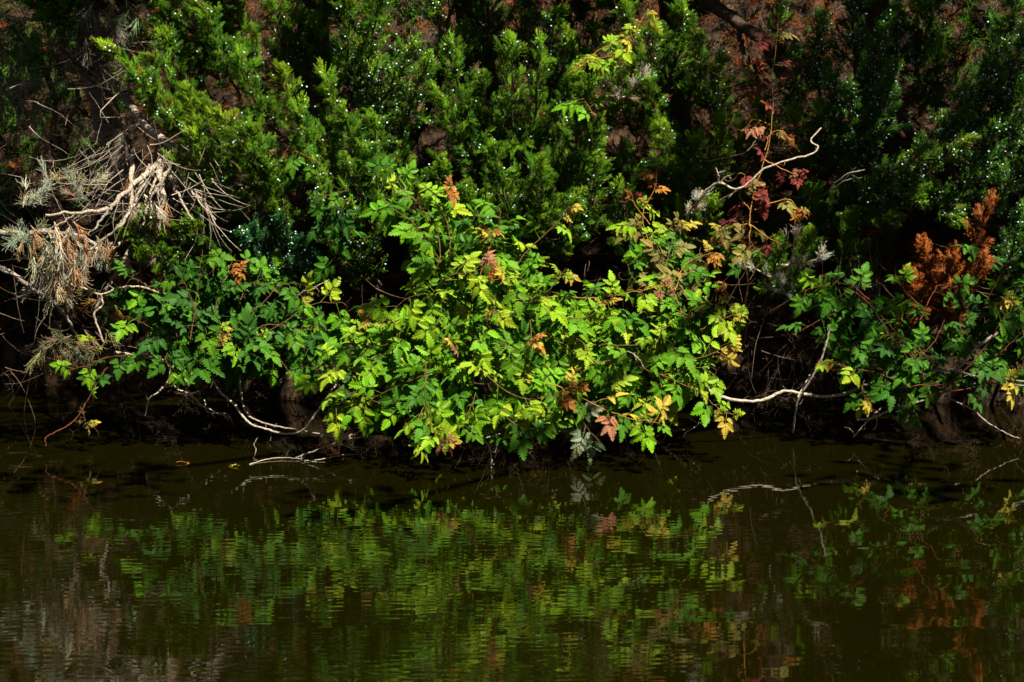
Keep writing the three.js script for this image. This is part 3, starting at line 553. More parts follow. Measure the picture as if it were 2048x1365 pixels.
// the big central vine
R = rng(601);
{
  const zc = (x, y) => lerp(0.10, 0.50, clamp((y - 330) / 530, 0, 1)) - 0.16 * Math.pow(clamp(Math.abs(x - 1000) / 420, 0, 1.2), 2);
  const t = thing('vine', 'large sunlit yellow green vine cascading over the water in the middle', 'vine', 'vines with toothed compound leaves');
  limb(t, 'main_stem', [V(-0.12, 0.10, -0.75), P(900, 640, -0.2), P(870, 560, 0.08), P(890, 500, 0.15), P(870, 460, 0.16)], 0.007, 0.003, M.stem);
  limb(t, 'main_stem', [V(0.0, 0.10, -0.75), P(1020, 720, -0.1), P(1100, 690, 0.15), P(1230, 660, 0.2)], 0.006, 0.003, M.stem);
  const G = { col: ['bright', 'bright', 'green', 'bright', 'lime'], midc: ['lime', 'bright'] };
  const S = (pts, tipc, o = {}) => shoot(t, pts3(tipc.some(c => c === 'orange' || c === 'gold' || c === 'pink') ? pts.map(([x, y, d = 0], i) => [x, y - 8 * i / (pts.length - 1), d + 0.06 * i / (pts.length - 1)]) : pts, zc, o.off ?? 0), { ...G, tipc, ...o });
  S([[870, 560], [880, 480], [845, 420], [800, 370], [790, 330]], ['bright', 'green'], { col: ['green', 'bright'], tipSize: 0.08, midc: ['bright'] });
  S([[900, 540], [895, 450], [870, 400], [905, 378]], ['bright', 'orange'], { tipSize: 0.06 });
  S([[880, 520], [830, 450], [790, 420], [760, 400]], ['green'], { col: ['green', 'bright'], tipSize: 0.07 });
  S([[960, 550], [985, 480], [1000, 440], [1000, 415]], ['green', 'bright'], { tipSize: 0.07 });
  S([[930, 560], [960, 510], [985, 468]], ['gold', 'orange'], { young: 0.5 });
  S([[1000, 570, -0.05], [1060, 500, -0.05], [1110, 455, -0.05], [1152, 402, -0.05]], ['gold', 'orange', 'lime'], { gap: 0.045, size: 0.075 });
  S([[860, 600], [890, 560, 0.03], [950, 548, 0.05], [1012, 538, 0.06]], ['orange', 'pink', 'gold'], { young: 0.35, tipSize: 0.06 });
  S([[980, 560], [1040, 560], [1090, 590], [1132, 545]], ['gold', 'lime']);
  S([[900, 600], [840, 590], [790, 620], [760, 652], [735, 650]], ['orange', 'gold', 'lime'], { young: 0.55, tipSize: 0.055 });
  S([[880, 640], [820, 650], [770, 690], [700, 690], [680, 705]], ['lime', 'bright']);
  S([[880, 600], [890, 660], [905, 692]], ['gold', 'pink', 'lime'], { young: 0.5 });
  S([[940, 590], [990, 600], [985, 640]], ['lime', 'gold'], { young: 0.5, tipSize: 0.07 });
  S([[1030, 600], [1120, 595], [1200, 600], [1280, 588], [1345, 576]], ['orange', 'gold', 'pink'], { young: 0.62, stem: M.gold, tendril: 1 });
  S([[1080, 630], [1170, 640], [1232, 600]], ['gold', 'lime'], { young: 0.5, tipSize: 0.06 });
  S([[980, 680], [1040, 705], [1072, 688]], ['orange', 'gold'], { young: 0.6 });
  S([[860, 680], [850, 750], [856, 830], [868, 872], [890, 895, 0.06]], ['pink', 'lime', 'orange'], { young: 0.72, stem: M.redstem, tipSize: 0.055, tendril: 1 });
  S([[870, 760], [830, 800], [760, 805], [700, 785], [645, 755], [632, 738]], ['lime', 'bright'], { tipSize: 0.07 });
  S([[880, 740], [800, 770], [740, 800], [690, 815]], ['lime', 'bright'], { tipSize: 0.07 });
  S([[960, 740], [1030, 795], [1100, 800], [1152, 772]], ['orange', 'pink', 'gold'], { young: 0.5, tipSize: 0.055, tendril: 1 });
  S([[1050, 760], [1130, 780], [1190, 815], [1250, 840], [1320, 855]], ['gold', 'lime', 'bright'], { young: 0.4, tipSize: 0.075, midc: ['pink', 'gold', 'orange'], stem: M.gold });
  S([[1150, 740], [1240, 720], [1320, 750], [1400, 735], [1435, 755]], ['lime', 'bright'], { tipSize: 0.065 });
  S([[1180, 690], [1270, 690], [1350, 690]], ['green', 'bright'], { tipSize: 0.08 });
  S([[1320, 720], [1400, 720], [1472, 695]], ['gold', 'orange', 'lime'], { young: 0.45, tipSize: 0.055 });
  S([[1300, 740], [1400, 790], [1440, 825], [1465, 838]], ['lime', 'gold'], { tipSize: 0.06 });
  S([[1310, 660], [1380, 640], [1440, 612], [1486, 630]], ['lime', 'gold', 'bright'], { young: 0.6 });
  S([[850, 800], [830, 860, 0.06], [818, 885, 0.06]], ['lime'], { young: 0.4, tipSize: 0.06 });
  S([[760, 600, -.06], [720, 612, -.08], [680, 630, -.1]], ['deep', 'green'], { col: ['deep'], tipSize: 0.09 });
  S([[790, 700, -.05], [740, 740, -.05], [700, 750, -.05]], ['deep', 'mildew'], { col: ['deep', 'mildew'], tipSize: 0.08 });  // dark and greyish leaf colours put shade on this lower shoot
  S([[770, 710], [700, 728], [648, 735]], ['lime', 'bright'], { tipSize: 0.07 }); S([[740, 765], [690, 800], [662, 818]], ['lime', 'bright'], { tipSize: 0.07 });
  S([[950, 790], [930, 840], [925, 862]], ['bright', 'green'], { tipSize: 0.07 });
  S([[1000, 820], [1030, 850], [1060, 862]], ['green', 'deep'], { col: ['green'], tipSize: 0.08 });
  S([[1140, 810, -.08], [1170, 850, -.08], [1200, 886, -.08]], ['mildew'], { col: ['green', 'mildew'], midc: ['mildew'], young: 0.4, tipSize: 0.07 });
  S([[1060, 640], [1060, 700], [1010, 740]], ['bright'], { tipSize: 0.08 });
  S([[1120, 660], [1180, 700], [1160, 750]], ['bright', 'lime'], { tipSize: 0.08 });
  S([[920, 640], [960, 690], [950, 740]], ['green', 'bright'], { col: ['green', 'bright'], tipSize: 0.08 });
  const poly = [[770, 390], [860, 400], [1000, 430], [1040, 520], [1130, 580], [1340, 600], [1400, 650], [1400, 760], [1300, 820], [1180, 830], [1000, 850], [900, 840], [720, 810], [660, 720], [720, 650], [850, 570], [850, 480]];
  innerLeaves(t, poly, 520, zc, 0.015, 0.22, ['green', 'bright', 'bright', 'lime', 'green'], 0.06, 0.09);
}
// left vine
R = rng(602);
{
  const zc = (x, y) => lerp(0.05, 0.16, clamp((y - 480) / 260, 0, 1)) + (x < 330 ? (330 - x) * 0.0004 : 0);
  const t = thing('vine', 'dense vine mound with leaf green darkened for shade beside the grey dead juniper', 'vine', 'vines with toothed compound leaves');
  limb(t, 'main_stem', [V(-0.85, 0.10, -0.75), P(420, 720, -0.15), P(410, 680, 0.0), P(380, 620, 0.03)], 0.006, 0.003, M.stem);
  const S = (pts, tipc, o = {}) => shoot(t, pts3(pts, zc, o.off ?? 0), { col: ['green', 'deep', 'deep'], midc: ['green', 'bright'], tipc, young: 0.6, tipSize: 0.075, size: 0.098, ...o });  // mostly darker leaf colours, standing in for shade on this mound
  S([[360, 690], [330, 610], [290, 570], [255, 552]], ['green']);
  S([[380, 680], [395, 580], [405, 500]], ['green', 'deep']); S([[420, 680], [440, 580], [470, 510]], ['green']);
  S([[400, 640], [370, 570], [355, 540]], ['deep', 'green']); S([[430, 690], [520, 610], [560, 570], [590, 566]], ['green', 'bright']);
  S([[450, 700], [560, 650], [620, 610], [685, 605]], ['bright', 'lime', 'green']); S([[430, 700], [500, 700], [560, 720], [578, 745]], ['green']);
  S([[470, 680], [540, 650], [620, 660], [660, 640]], ['green', 'deep']); S([[480, 700], [560, 690], [620, 700], [650, 720]], ['deep']);
  S([[400, 690], [400, 720], [372, 728]], ['bright', 'green']); S([[340, 680], [300, 655], [255, 635]], ['bright', 'lime'], { stem: M.redstem });
  S([[360, 650], [420, 655], [445, 668]], ['lime', 'gold'], { young: 0.3, tipSize: 0.06 }); S([[420, 660], [480, 680], [512, 690]], ['lime'], { young: 0.3, tipSize: 0.07 });
  S([[480, 600], [500, 570], [520, 560]], ['bright']); S([[560, 600], [590, 590], [618, 590]], ['lime', 'gold'], { young: 0.3, tipSize: 0.06 });
  S([[450, 560], [460, 545], [475, 540]], ['orange'], { size: 0.05, tipSize: 0.04, young: 0.1 });
  S([[330, 715], [270, 712], [220, 715], [170, 732], [135, 742]], ['bright', 'lime'], { col: ['bright', 'green'], stem: M.redstem, size: 0.075, tipSize: 0.05 });
  S([[300, 700], [240, 690], [200, 680], [175, 685]], ['bright', 'lime'], { col: ['bright', 'green'], size: 0.075, tipSize: 0.05 });
  S([[215, 735], [190, 765], [178, 780]], ['bright'], { size: 0.06, tipSize: 0.04 });
  S([[340, 690], [330, 720], [340, 735]], ['bright', 'green'], { size: 0.08 });
  const tail = new MB(); tail.tube(kinked(pts3([[210, 738], [175, 800], [152, 838], [125, 858], [90, 878], [92, 893]], zc), 0.0015), q => lerp(0.0022, 0.0012, q), 5); mesh('stem', tail.geo(), M.redstem, t);
  S([[160, 815], [168, 835], [178, 850]], ['olive', 'gold'], { col: ['olive'], size: 0.035, tipSize: 0.03, gap: 0.02, tendril: 1 });
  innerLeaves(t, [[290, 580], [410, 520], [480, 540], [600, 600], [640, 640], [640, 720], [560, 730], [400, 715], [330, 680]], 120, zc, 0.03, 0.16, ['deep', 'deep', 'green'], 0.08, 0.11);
}
// small shaded sprig hanging left of the central vine
R = rng(603);
{
  const zc = () => 0.08, t = thing('vine', 'small shaded vine sprig dangling before dark juniper above the leafy mound', 'vine', 'vines with toothed compound leaves');
  const S = (pts, o = {}) => shoot(t, pts3(pts, zc), { col: ['deep', 'green'], tipc: ['green'], tipSize: 0.075, size: 0.085, gap: 0.04, ...o });
  limb(t, 'main_stem', [P(760, 440, -0.6), P(720, 400, -0.2), P(690, 400, 0.06)], 0.003, 0.002, M.stem);
  S([[690, 400], [655, 430], [660, 480], [672, 530]]); S([[700, 380], [660, 390], [625, 395]]); S([[690, 400], [680, 440], [700, 470]]); S([[640, 330], [610, 310], [590, 300]], { size: 0.06 });
}
// right of centre: upright yellow-green vine with red tips
R = rng(604);
{
  const zc = (x, y) => lerp(0.05, 0.24, clamp((y - 380) / 300, 0, 1)), t = thing('vine', 'olive and yellow vine with orange shoot tips climbing right of the central mass', 'vine', 'vines with toothed compound leaves');
  limb(t, 'main_stem', [V(0.45, 0.10, -0.75), P(1400, 720, -0.1), P(1390, 660, 0.12), P(1350, 580, 0.15)], 0.005, 0.0025, M.stem);
  const S = (pts, tipc, o = {}) => shoot(t, pts3(pts, zc, o.off ?? 0), { col: ['green', 'bright', 'olive'], midc: ['lime', 'olive'], tipc, tipSize: 0.045, size: 0.085, gap: 0.032, ...o });
  S([[1390, 680], [1340, 570], [1300, 490], [1285, 430], [1308, 380], [1315, 335]], ['red', 'orange'], { young: 0.7, stem: M.gold, tendril: 1 });
  S([[1340, 570], [1310, 520], [1285, 470], [1275, 440]], ['olive', 'lime'], { young: 0.4, tipSize: 0.07 });
  S([[1350, 580], [1370, 530], [1425, 505]], ['orange', 'gold'], { young: 0.45, stem: M.gold }); S([[1380, 620], [1390, 570], [1420, 560]], ['lime', 'bright'], { tipSize: 0.06 });
  S([[1400, 640], [1430, 590], [1450, 570]], ['gold', 'orange'], { young: 0.4 }); S([[1390, 640], [1320, 600], [1270, 560], [1250, 520]], ['green', 'bright'], { tipSize: 0.07 });
  S([[1400, 660], [1440, 640], [1485, 625]], ['lime', 'gold'], { young: 0.5 }); S([[1330, 540], [1345, 480], [1360, 440]], ['olive', 'gold'], { young: 0.4, tipSize: 0.06 });
  S([[1300, 450], [1270, 410], [1262, 385]], ['orange', 'red'], { size: 0.05, tipSize: 0.035, young: 0.2, stem: M.gold });
  innerLeaves(t, [[1270, 460], [1330, 470], [1420, 600], [1420, 700], [1340, 690], [1300, 560]], 40, zc, 0.03, 0.12, ['green', 'deep', 'olive'], 0.07, 0.1);
}
// red climbing vine
R = rng(605);
{
  const zc = (x, y) => lerp(-0.08, 0.08, clamp((y - 60) / 400, 0, 1)), t = thing('vine', 'tall thin vine with dark red leaves climbing through the shaded juniper', 'vine', 'vines with toothed compound leaves');
  const S = (pts, tipc, o = {}) => shoot(t, pts3(pts, zc, o.off ?? 0), { col: ['red', 'red', 'olive'], midc: ['red'], tipc, tipSize: 0.05, size: 0.075, gap: 0.055, stem: M.gold, r: 0.0016, ...o });
  limb(t, 'main_stem', [P(1490, 700, -0.4), P(1492, 600, 0.0), P(1498, 480, 0.08), P(1500, 440, 0.08)], 0.003, 0.002, M.gold);
  S([[1500, 440], [1508, 380], [1530, 320], [1545, 240], [1545, 150], [1556, 60], [1560, 0]], ['red'], { young: 0.95, tendril: 1 });
  S([[1530, 300], [1540, 270], [1565, 262], [1580, 285]], ['orange', 'red'], { size: 0.04, tipSize: 0.03, gap: 0.03, tendril: 1 });
  S([[1500, 450], [1480, 450], [1440, 462]], ['olive', 'gold'], { col: ['olive', 'gold'], gap: 0.03, young: 0.4, tipSize: 0.06 }); S([[1500, 450], [1530, 470], [1562, 490]], ['olive'], { col: ['olive', 'gold'], gap: 0.03, young: 0.5, tipSize: 0.06 });
  S([[1545, 130], [1570, 130], [1590, 135]], ['red'], { gap: 0.03, size: 0.065, young: 0.2 }); S([[1545, 150], [1510, 152], [1490, 165]], ['red'], { gap: 0.03, size: 0.065 }); S([[1545, 70], [1540, 72], [1525, 72]], ['red'], { gap: 0.02, size: 0.045, young: 0.1 });
  S([[1500, 420], [1480, 390], [1490, 350], [1480, 345]], ['red'], { gap: 0.035, size: 0.06 }); S([[1505, 400], [1525, 395], [1520, 410]], ['red', 'orange'], { size: 0.055, gap: 0.03 }); S([[1510, 420], [1580, 400], [1600, 430]], ['red', 'orange', 'olive'], { size: 0.06, gap: 0.035 });
  S([[1530, 320], [1570, 340], [1595, 350]], ['red', 'pink'], { size: 0.055, gap: 0.03 }); S([[1540, 250], [1515, 240], [1510, 255]], ['olive', 'pink'], { col: ['olive', 'pink'], size: 0.07, gap: 0.035 });
  S([[1490, 540], [1480, 500], [1465, 490]], ['green'], { col: ['green', 'deep'], gap: 0.035, tipSize: 0.07, size: 0.085, stem: M.stem }); S([[1500, 560], [1520, 520], [1500, 480]], ['green', 'olive'], { col: ['green'], gap: 0.035, tipSize: 0.07, stem: M.stem });
}
// right vine over the pale branch
R = rng(606);
{
  const zc = (x, y) => lerp(0.04, 0.14, clamp((y - 540) / 240, 0, 1)), t = thing('vine', 'shaded green vine trailing over the long bare branch beside the rust brown bough', 'vine', 'vines with toothed compound leaves');
  limb(t, 'main_stem', [V(1.15, 0.10, -0.75), P(1850, 720, -0.1), P(1800, 700, 0.05), P(1760, 640, 0.06)], 0.006, 0.003, M.stem);
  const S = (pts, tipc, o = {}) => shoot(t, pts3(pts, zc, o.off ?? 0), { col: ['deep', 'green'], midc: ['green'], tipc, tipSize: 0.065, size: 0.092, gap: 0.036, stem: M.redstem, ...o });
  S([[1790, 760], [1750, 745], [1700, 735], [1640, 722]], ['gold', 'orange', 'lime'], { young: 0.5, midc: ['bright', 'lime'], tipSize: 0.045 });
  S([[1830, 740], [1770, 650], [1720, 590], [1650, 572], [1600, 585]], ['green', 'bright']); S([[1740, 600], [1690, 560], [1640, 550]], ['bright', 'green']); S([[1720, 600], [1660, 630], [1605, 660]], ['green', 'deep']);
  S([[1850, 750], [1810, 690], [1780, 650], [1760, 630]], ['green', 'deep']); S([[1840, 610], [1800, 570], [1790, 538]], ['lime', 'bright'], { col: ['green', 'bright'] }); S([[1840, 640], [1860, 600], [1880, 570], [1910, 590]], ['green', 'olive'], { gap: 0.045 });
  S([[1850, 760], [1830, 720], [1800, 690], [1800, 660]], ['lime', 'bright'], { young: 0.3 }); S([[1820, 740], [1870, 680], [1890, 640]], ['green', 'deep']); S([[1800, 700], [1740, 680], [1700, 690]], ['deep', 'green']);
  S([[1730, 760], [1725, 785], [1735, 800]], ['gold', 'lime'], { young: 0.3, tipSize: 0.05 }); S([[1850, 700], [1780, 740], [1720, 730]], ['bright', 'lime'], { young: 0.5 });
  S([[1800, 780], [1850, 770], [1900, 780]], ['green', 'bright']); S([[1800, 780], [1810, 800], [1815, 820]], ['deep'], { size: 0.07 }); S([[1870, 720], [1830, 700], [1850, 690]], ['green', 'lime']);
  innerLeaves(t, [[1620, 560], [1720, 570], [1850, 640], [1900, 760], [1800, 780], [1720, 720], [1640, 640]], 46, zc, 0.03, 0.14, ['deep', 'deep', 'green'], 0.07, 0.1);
}
R = rng(607);
{
  const zc = (x, y) => lerp(0.0, 0.14, clamp((y - 500) / 260, 0, 1)), t = thing('vine', 'loose vine with a yellow leaf tip over the water at the right edge', 'vine', 'vines with toothed compound leaves');
  limb(t, 'main_stem', [V(1.45, 0.10, -0.75), P(2030, 740, -0.1), P(1960, 720, 0.05), P(1930, 700, 0.06)], 0.006, 0.003, M.stem);
  const S = (pts, tipc, o = {}) => shoot(t, pts3(pts, zc), { col: ['deep', 'green'], midc: ['green'], tipc, tipSize: 0.065, size: 0.09, gap: 0.037, stem: M.redstem, ...o });
  S([[1900, 770], [1950, 720], [2000, 650], [2040, 570]], ['green']); S([[1880, 785], [1950, 775], [1995, 762], [2028, 762]], ['gold', 'lime'], { young: 0.75, midc: ['bright', 'green'], tipSize: 0.05 }); S([[1960, 640], [1990, 570], [2030, 510]], ['green', 'deep']);
  S([[1940, 740], [1975, 750], [2000, 740]], ['bright', 'green']); S([[2060, 640], [2040, 620], [2020, 600]], ['olive', 'gold'], { young: 0.4 }); S([[1960, 690], [1920, 650], [1930, 600]], ['deep', 'green']); S([[1980, 720], [2030, 680], [2060, 640]], ['green']); S([[1940, 560], [1970, 520], [1960, 480]], ['deep', 'green'], { gap: 0.05 });
  innerLeaves(t, [[1900, 650], [2060, 560], [2080, 700], [2000, 770], [1900, 780]], 30, zc, 0.03, 0.14, ['deep', 'deep', 'green'], 0.07, 0.1);
}
R = rng(608);
{
  const zc = () => -0.05, t = thing('vine', 'pale yellow green vine sprig among the plumes near the top', 'vine', 'vines with toothed compound leaves');
  const S = (pts, o = {}) => shoot(t, pts3(pts, zc), { col: ['lime', 'bright'], tipc: ['lime', 'gold'], tipSize: 0.06, size: 0.08, gap: 0.035, stem: M.gold, ...o });
  S([[1140, 145], [1180, 112], [1230, 85], [1275, 68]]); S([[1150, 140], [1180, 122], [1225, 110]]); S([[1190, 230], [1180, 220], [1170, 200]], { col: ['bright', 'green'], tipc: ['bright'], tipSize: 0.08 });
  S([[1270, 70], [1300, 20], [1310, 60]], { size: 0.04, tipSize: 0.03, col: ['orange', 'gold'], tendril: 1 });
}

// ------------------------------------------------------------------ bare branches over the water
R = rng(701);
function deadBranch(label, lines, mat, group = 'bare branches over the water') {
  const t = thing('dead_branch', label, 'branch', group);
  lines.forEach(([pts, r0, r1, root], k) => {
    const q = pts.map(p => P(...p)); if (root) q.unshift(V(root[0], root[1], root[2]));
    const m = new MB(), w = kinked(q, 0.0013, 5), ph = R() * 9;
    m.tube(w, s => lerp(r0, r1, s) * (1 + 0.16 * Math.sin(s * 31 + ph) * Math.sin(s * 67 + ph)), 6);
    const nt = Math.round(w.length / 9); // stubs and short side twigs
    for (let j = 0; j < nt; j++) { const a = w[Math.floor(rr(0.2, 0.95) * w.length)], d = rv(1).add(V(0, -0.3, 0.3)).normalize(), l = rr(0.006, 0.03); m.tube([a, a.clone().addScaledVector(d, l * 0.6), a.clone().addScaledVector(d, l).add(rv(0.005))], s => 0.0011 * (1 - 0.5 * s), 4); }
    mesh(k ? 'twig' : 'stem', m.geo(), mat, t);
  });
}
deadBranch('dark bare branch slanting down to the black water at the far left', [[[[-40, 515, 0.1], [20, 545, 0.1], [60, 575, 0.1], [115, 612, 0.1], [135, 640, 0.08], [150, 668, 0.05]], 0.007, 0.004], [[[-10, 535, 0.1], [20, 548, 0.11], [50, 558, 0.12]], 0.004, 0.003], [[[88, 608, 0.1], [88, 625, 0.1], [86, 640, 0.1]], 0.0016, 0.001]], M.grey);
deadBranch('pale forked twig shaped like a Y under the drooping grey sprays', [[[[138, 560, 0.1], [143, 570, 0.1], [172, 578, 0.1], [201, 590, 0.1], [236, 576, 0.1], [286, 575, 0.09], [320, 587, 0.06], [400, 587, 0.02]], 0.0032, 0.0026], [[[201, 590, 0.1], [204, 610, 0.1], [188, 628, 0.1], [197, 660, 0.1], [208, 690, 0.1]], 0.0034, 0.003], [[[140, 567, 0.1], [141, 582, 0.1], [137, 597, 0.1]], 0.0018, 0.001]], M.pale);
deadBranch('pale kinked twig dangling below the dark green mound', [[[[228, 705, 0.14], [270, 712, 0.12], [320, 720, 0.11], [352, 738, 0.1], [400, 748, 0.06], [450, 740, -0.1]], 0.004, 0.004], [[[340, 735, 0.11], [336, 762, 0.12], [315, 785, 0.13], [299, 797, 0.13], [289, 832, 0.13]], 0.0028, 0.002], [[[336, 757, 0.12], [350, 775, 0.12], [380, 790, 0.12], [405, 812, 0.1], [440, 828, 0.08], [462, 838, 0.06]], 0.0026, 0.0015]], M.pale);
deadBranch('long pale branch looping down to touch the water below the left mound', [[[[425, 757, 0.06], [440, 785, 0.1], [462, 803, 0.13], [500, 848, 0.2], [530, 858, 0.22], [572, 869, 0.25], [607, 860, 0.26], [630, 830, 0.28], [650, 800, 0.25], [690, 745, 0.15]], 0.0036, 0.003, [-0.75, 0.08, -0.72]], [[[480, 752, 0.04], [484, 800, 0.1], [497, 832, 0.14], [550, 852, 0.2], [605, 862, 0.25], [715, 877, 0.3], [735, 858, 0.25], [748, 840, 0.1]], 0.003, 0.002, [-0.7, 0.08, -0.72]], [[[628, 868, 0.25], [660, 880, 0.27], [690, 893, 0.28], [716, 902, 0.28]], 0.0022, 0.0012], [[[408, 800, 0.08], [415, 825, 0.1], [450, 828, 0.12], [462, 835, 0.12]], 0.0016, 0.001]], M.pale);
deadBranch('slim white branch reaching down left into the water from the central vine', [[[[780, 830, 0.2], [745, 850, 0.25], [720, 863, 0.28], [685, 880, 0.3], [655, 892, 0.3], [620, 906, 0.3], [588, 916, 0.3]], 0.003, 0.0022, [-0.25, 0.08, -0.72]], [[[720, 863, 0.28], [705, 870, 0.3], [690, 868, 0.31]], 0.0015, 0.001]], M.pale);
deadBranch('white bare twigs hanging straight to the water under the central vine', [[[[900, 815, 0.2], [940, 852, 0.4], [966, 878, 0.42], [980, 898, 0.43], [983, 920, 0.43], [983, 938, 0.43]], 0.0024, 0.002, [-0.1, 0.08, -0.72]], [[[966, 878, 0.42], [1000, 868, 0.38], [1010, 850, 0.2]], 0.0018, 0.0015], [[[980, 905, 0.43], [990, 905, 0.44]], 0.0013, 0.0009]], M.pale);
deadBranch('brown forked twig dipping into the water under the central vine', [[[[980, 840, 0.2], [1015, 872, 0.38], [1050, 898, 0.4], [1068, 918, 0.4], [1076, 937, 0.4]], 0.0026, 0.0018, [0, 0.08, -0.72]], [[[1050, 898, 0.4], [1080, 884, 0.38], [1110, 868, 0.34], [1150, 848, 0.2]], 0.002, 0.0015], [[[1150, 848, 0.2], [1140, 875, 0.24], [1125, 888, 0.25]], 0.0014, 0.001]], M.grey);
deadBranch('short crooked white twig caught among the central leaves', [[[[1225, 738, 0.4], [1240, 715, 0.42], [1256, 704, 0.43], [1275, 716, 0.43], [1288, 735, 0.42]], 0.0018, 0.0015]], M.pale, 'white twigs among the leaves');
deadBranch('long smooth grey branch arching low above the water on the right', [[[[1340, 740, 0.1], [1395, 768, 0.12], [1440, 793, 0.12], [1490, 803, 0.1], [1530, 800, 0.08], [1568, 783, 0.06], [1610, 789, 0.05], [1665, 793, 0.03], [1710, 780, 0.0], [1760, 758, -0.08]], 0.0046, 0.005, [0.35, 0.08, -0.72]], [[[1660, 655, 0.1], [1652, 690, 0.1], [1640, 725, 0.1], [1615, 770, 0.09], [1597, 800, 0.08], [1590, 835, 0.07], [1586, 865, 0.05]], 0.0028, 0.0028], [[[1596, 795, 0.06], [1620, 750, 0.03]], 0.002, 0.002]], M.pale);
deadBranch('thin white forked branch with its tips at the water on the far right', [[[[1715, 840, 0.12], [1748, 836, 0.12], [1780, 820, 0.12], [1830, 806, 0.1], [1870, 795, 0.06], [1900, 780, -0.05]], 0.0028, 0.003], [[[1890, 792, 0.05], [1915, 805, 0.1], [1950, 822, 0.13], [1975, 845, 0.15], [2015, 868, 0.16], [2040, 878, 0.16]], 0.0027, 0.0014], [[[1765, 815, 0.1], [1742, 836, 0.12], [1722, 858, 0.12], [1708, 874, 0.12]], 0.002, 0.0014], [[[1690, 855, 0.1], [1700, 858, 0.11], [1712, 872, 0.12]], 0.0014, 0.001]], M.pale);
deadBranch('straight grey branch rising out of the right vine to the frame edge', [[[[1860, 742, 0.1], [1890, 741, 0.1], [1915, 738, 0.1], [1950, 700, 0.08], [2010, 655, 0.04], [2070, 610, 0.0]], 0.004, 0.005], [[[1905, 740, 0.1], [1950, 752, 0.12], [1990, 757, 0.12], [2060, 764, 0.1]], 0.0035, 0.0025], [[[1940, 768, 0.1], [2000, 768, 0.12], [2060, 772, 0.1]], 0.0022, 0.002]], M.grey);
deadBranch('small white twigs poking from the dark water edge right of the central vine', [[[[1360, 858, 0.1], [1374, 862, 0.12], [1392, 853, 0.12], [1400, 838, 0.1]], 0.0018, 0.0014], [[[1374, 862, 0.12], [1366, 876, 0.13]], 0.0014, 0.001]], M.pale);
deadBranch('bone white crooked branch lit against the shaded red vine', [[[[1386, 428, 0.0], [1400, 398, 0.04], [1425, 372, 0.06], [1440, 366, 0.07], [1468, 378, 0.08], [1490, 372, 0.08], [1530, 338, 0.08], [1586, 318, 0.07], [1625, 308, 0.06], [1637, 295, 0.05], [1622, 283, 0.04], [1643, 256, 0.02]], 0.0042, 0.0022, [0.52, 0.7, -0.6]], [[[1437, 366, 0.07], [1437, 350, 0.08], [1432, 336, 0.08]], 0.0026, 0.0018], [[[1440, 366, 0.07], [1456, 352, 0.08], [1462, 358, 0.09]], 0.002, 0.001], [[[1490, 372, 0.08], [1460, 390, 0.05], [1435, 403, 0.0]], 0.0022, 0.0015]], M.pale, 'white twigs among the leaves');
deadBranch('thin grey twig curving in shade left of the red vine', [[[[1415, 322, -0.1], [1450, 315, -0.06], [1490, 305, -0.05], [1512, 282, -0.05]], 0.0022, 0.0014, [0.52, 0.75, -0.6]]], M.grey, 'white twigs among the leaves');
deadBranch('bundle of grey twigs slanting up below the right juniper', [[[[1640, 395, -0.2], [1665, 372, -0.1], [1695, 348, -0.08], [1730, 340, -0.1]], 0.0025, 0.002, [0.7, 0.6, -0.6]], [[[1660, 385, -0.12], [1690, 362, -0.1], [1725, 355, -0.1]], 0.0022, 0.0016], [[[1670, 380, -0.12], [1712, 335, -0.1]], 0.002, 0.0014]], M.grey, 'white twigs among the leaves');
deadBranch('short white angled twig beside the upper right vine leaves', [[[[1690, 555, 0.08], [1712, 574, 0.1], [1744, 574, 0.1]], 0.0016, 0.0014]], M.pale, 'white twigs among the leaves');
deadBranch('thin straight twig jutting above the dark green mound', [[[[560, 640, 0.06], [608, 582, 0.1], [635, 572, 0.1], [658, 560, 0.1]], 0.0018, 0.0012]], M.pale, 'white twigs among the leaves');
deadBranch('thin bare twigs hanging between the dead juniper limbs', [[[[200, 235, -0.05], [245, 233, -0.04], [300, 225, -0.05]], 0.0016, 0.0012, [-1.0, 1.0, -0.7]], [[[212, 290, -0.02], [250, 262, -0.03], [298, 230, -0.05]], 0.0015, 0.0012]], M.pale, 'white twigs among the leaves');

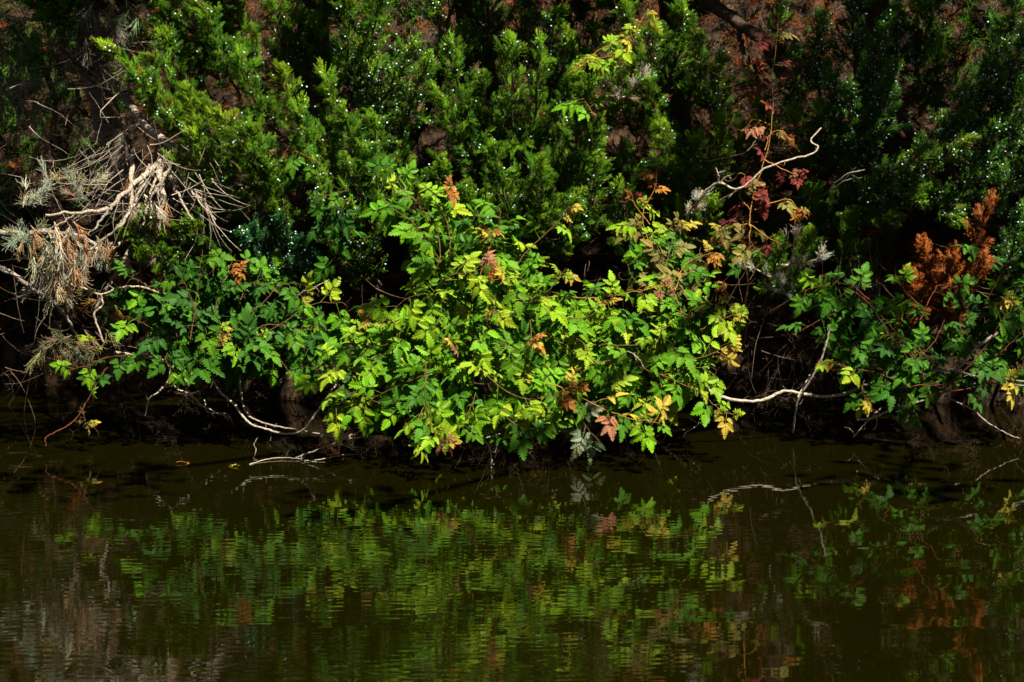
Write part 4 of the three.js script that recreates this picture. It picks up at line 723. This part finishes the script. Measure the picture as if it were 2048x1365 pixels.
// ------------------------------------------------------------------ bits floating on the water
R = rng(801);
function floatZ(py) { const a = PITCH + Math.atan((py - 682.5) / FOCAL); return EYE.z - EYE.y / Math.tan(a); }
{
  const F = (px, py, dy = 0.004) => { const p = P(px, py, floatZ(py)); p.y = dy; return p; };
  const l = mesh('fallen_leaf', LEAF[1], LM.orange[0], scene); l.position.copy(F(352, 928)); l.scale.setScalar(0.06); l.rotation.set(0.1, 0.1, 0.05); tag(l, 'curled orange dead leaf floating on the dark water', 'leaf', 'bits floating on the water');
  const y = mesh('fallen_leaf', LEAF[2], LM.gold[0], scene); y.position.copy(F(480, 936)); y.scale.setScalar(0.035); y.rotation.set(0.1, 2.5, 0.1); tag(y, 'tiny yellow dead leaf floating on the dark water', 'leaf', 'bits floating on the water');
  const stick = (label, pts, r) => { const m = new MB(); m.tube(kinked(pts.map(p => F(...p)), 0.001, 5), s => r * 0.75 * (1 - 0.4 * s), 5); tag(mesh('floating_twig', m.geo(), M.pale, scene), label, 'twig', 'bits floating on the water'); };
  stick('pale bent twig floating where the white branch meets the water', [[498, 930, 0.0], [530, 922, 0.003], [565, 919, 0.004], [600, 921, 0.003], [640, 926, 0.0]], 0.0022);
  stick('slender pale twig lying on the water beside the bent one', [[600, 924, 0.001], [650, 921, 0.004], [690, 914, 0.006], [718, 914, 0.006]], 0.002);
  stick('tiny curled twig end poking from the water left of the bent twig', [[506, 918, 0.0], [512, 910, 0.012], [508, 905, 0.02], [515, 898, 0.03]], 0.0014);
}

// ------------------------------------------------------------------ unseen tree added above the picture to shade the banks and water
R = rng(901);
{
  const lf = new THREE.SphereGeometry(1, 6, 4); lf.scale(0.5, 0.05, 1);
  const lm = new THREE.MeshStandardMaterial({ color: rgb([0.06, 0.14, 0.02]), roughness: 0.7 });
  const t = thing('added_shade_tree', 'unseen leafy tree added to shade the right bank and dapple the pond', 'tree');
  limb(t, 'trunk', [V(3.2, 0.2, -0.9), V(3.1, 1.6, -0.5), V(2.8, 3.0, 0.1), V(2.4, 3.9, 0.7)], 0.16, 0.07, M.brown, 0.01, 12);
  const list = [], blob = (tx, ty, tz, dist, r, n) => { const c = V(tx, ty, tz).addScaledVector(SUN, dist); for (let k = 0; k < n; k++) { const d = rv(1); if (d.length() > 1) { k--; continue; } list.push([c.clone().add(d.multiply(V(r, r * 0.8, r))), rv(1).normalize(), rr(0.03, 0.055), tint([1, 1, 1], 0.7, 1.2)]); } limb(t, 'limb', [V(2.8, 3.0, 0.1), V(2.8, 3.0, 0.1).lerp(c, 0.5).add(V(0, 0.2, 0)), c], 0.04, 0.01, M.brown, 0.01); };
  blob(1.2, 0.95, -0.2, 3.2, 0.40, 300); blob(0.80, 1.00, -0.2, 3.3, 0.28, 190); blob(1.25, 0.4, 0.05, 3.1, 0.34, 120); blob(0.55, 0.85, -0.1, 3.2, 0.16, 40); blob(-1.3, 1.1, -0.3, 3.2, 0.34, 260); blob(-1.05, 0, 0.62, 3.4, 0.28, 80); blob(-0.3, 0, 0.95, 3.4, 0.26, 60); blob(1.05, 0, 0.6, 3.2, 0.3, 70);  // leaf clusters placed up the sun line from each spot they shade
  instanced('crown', lf, lm, list, t);
}

renderer.render(scene, camera);
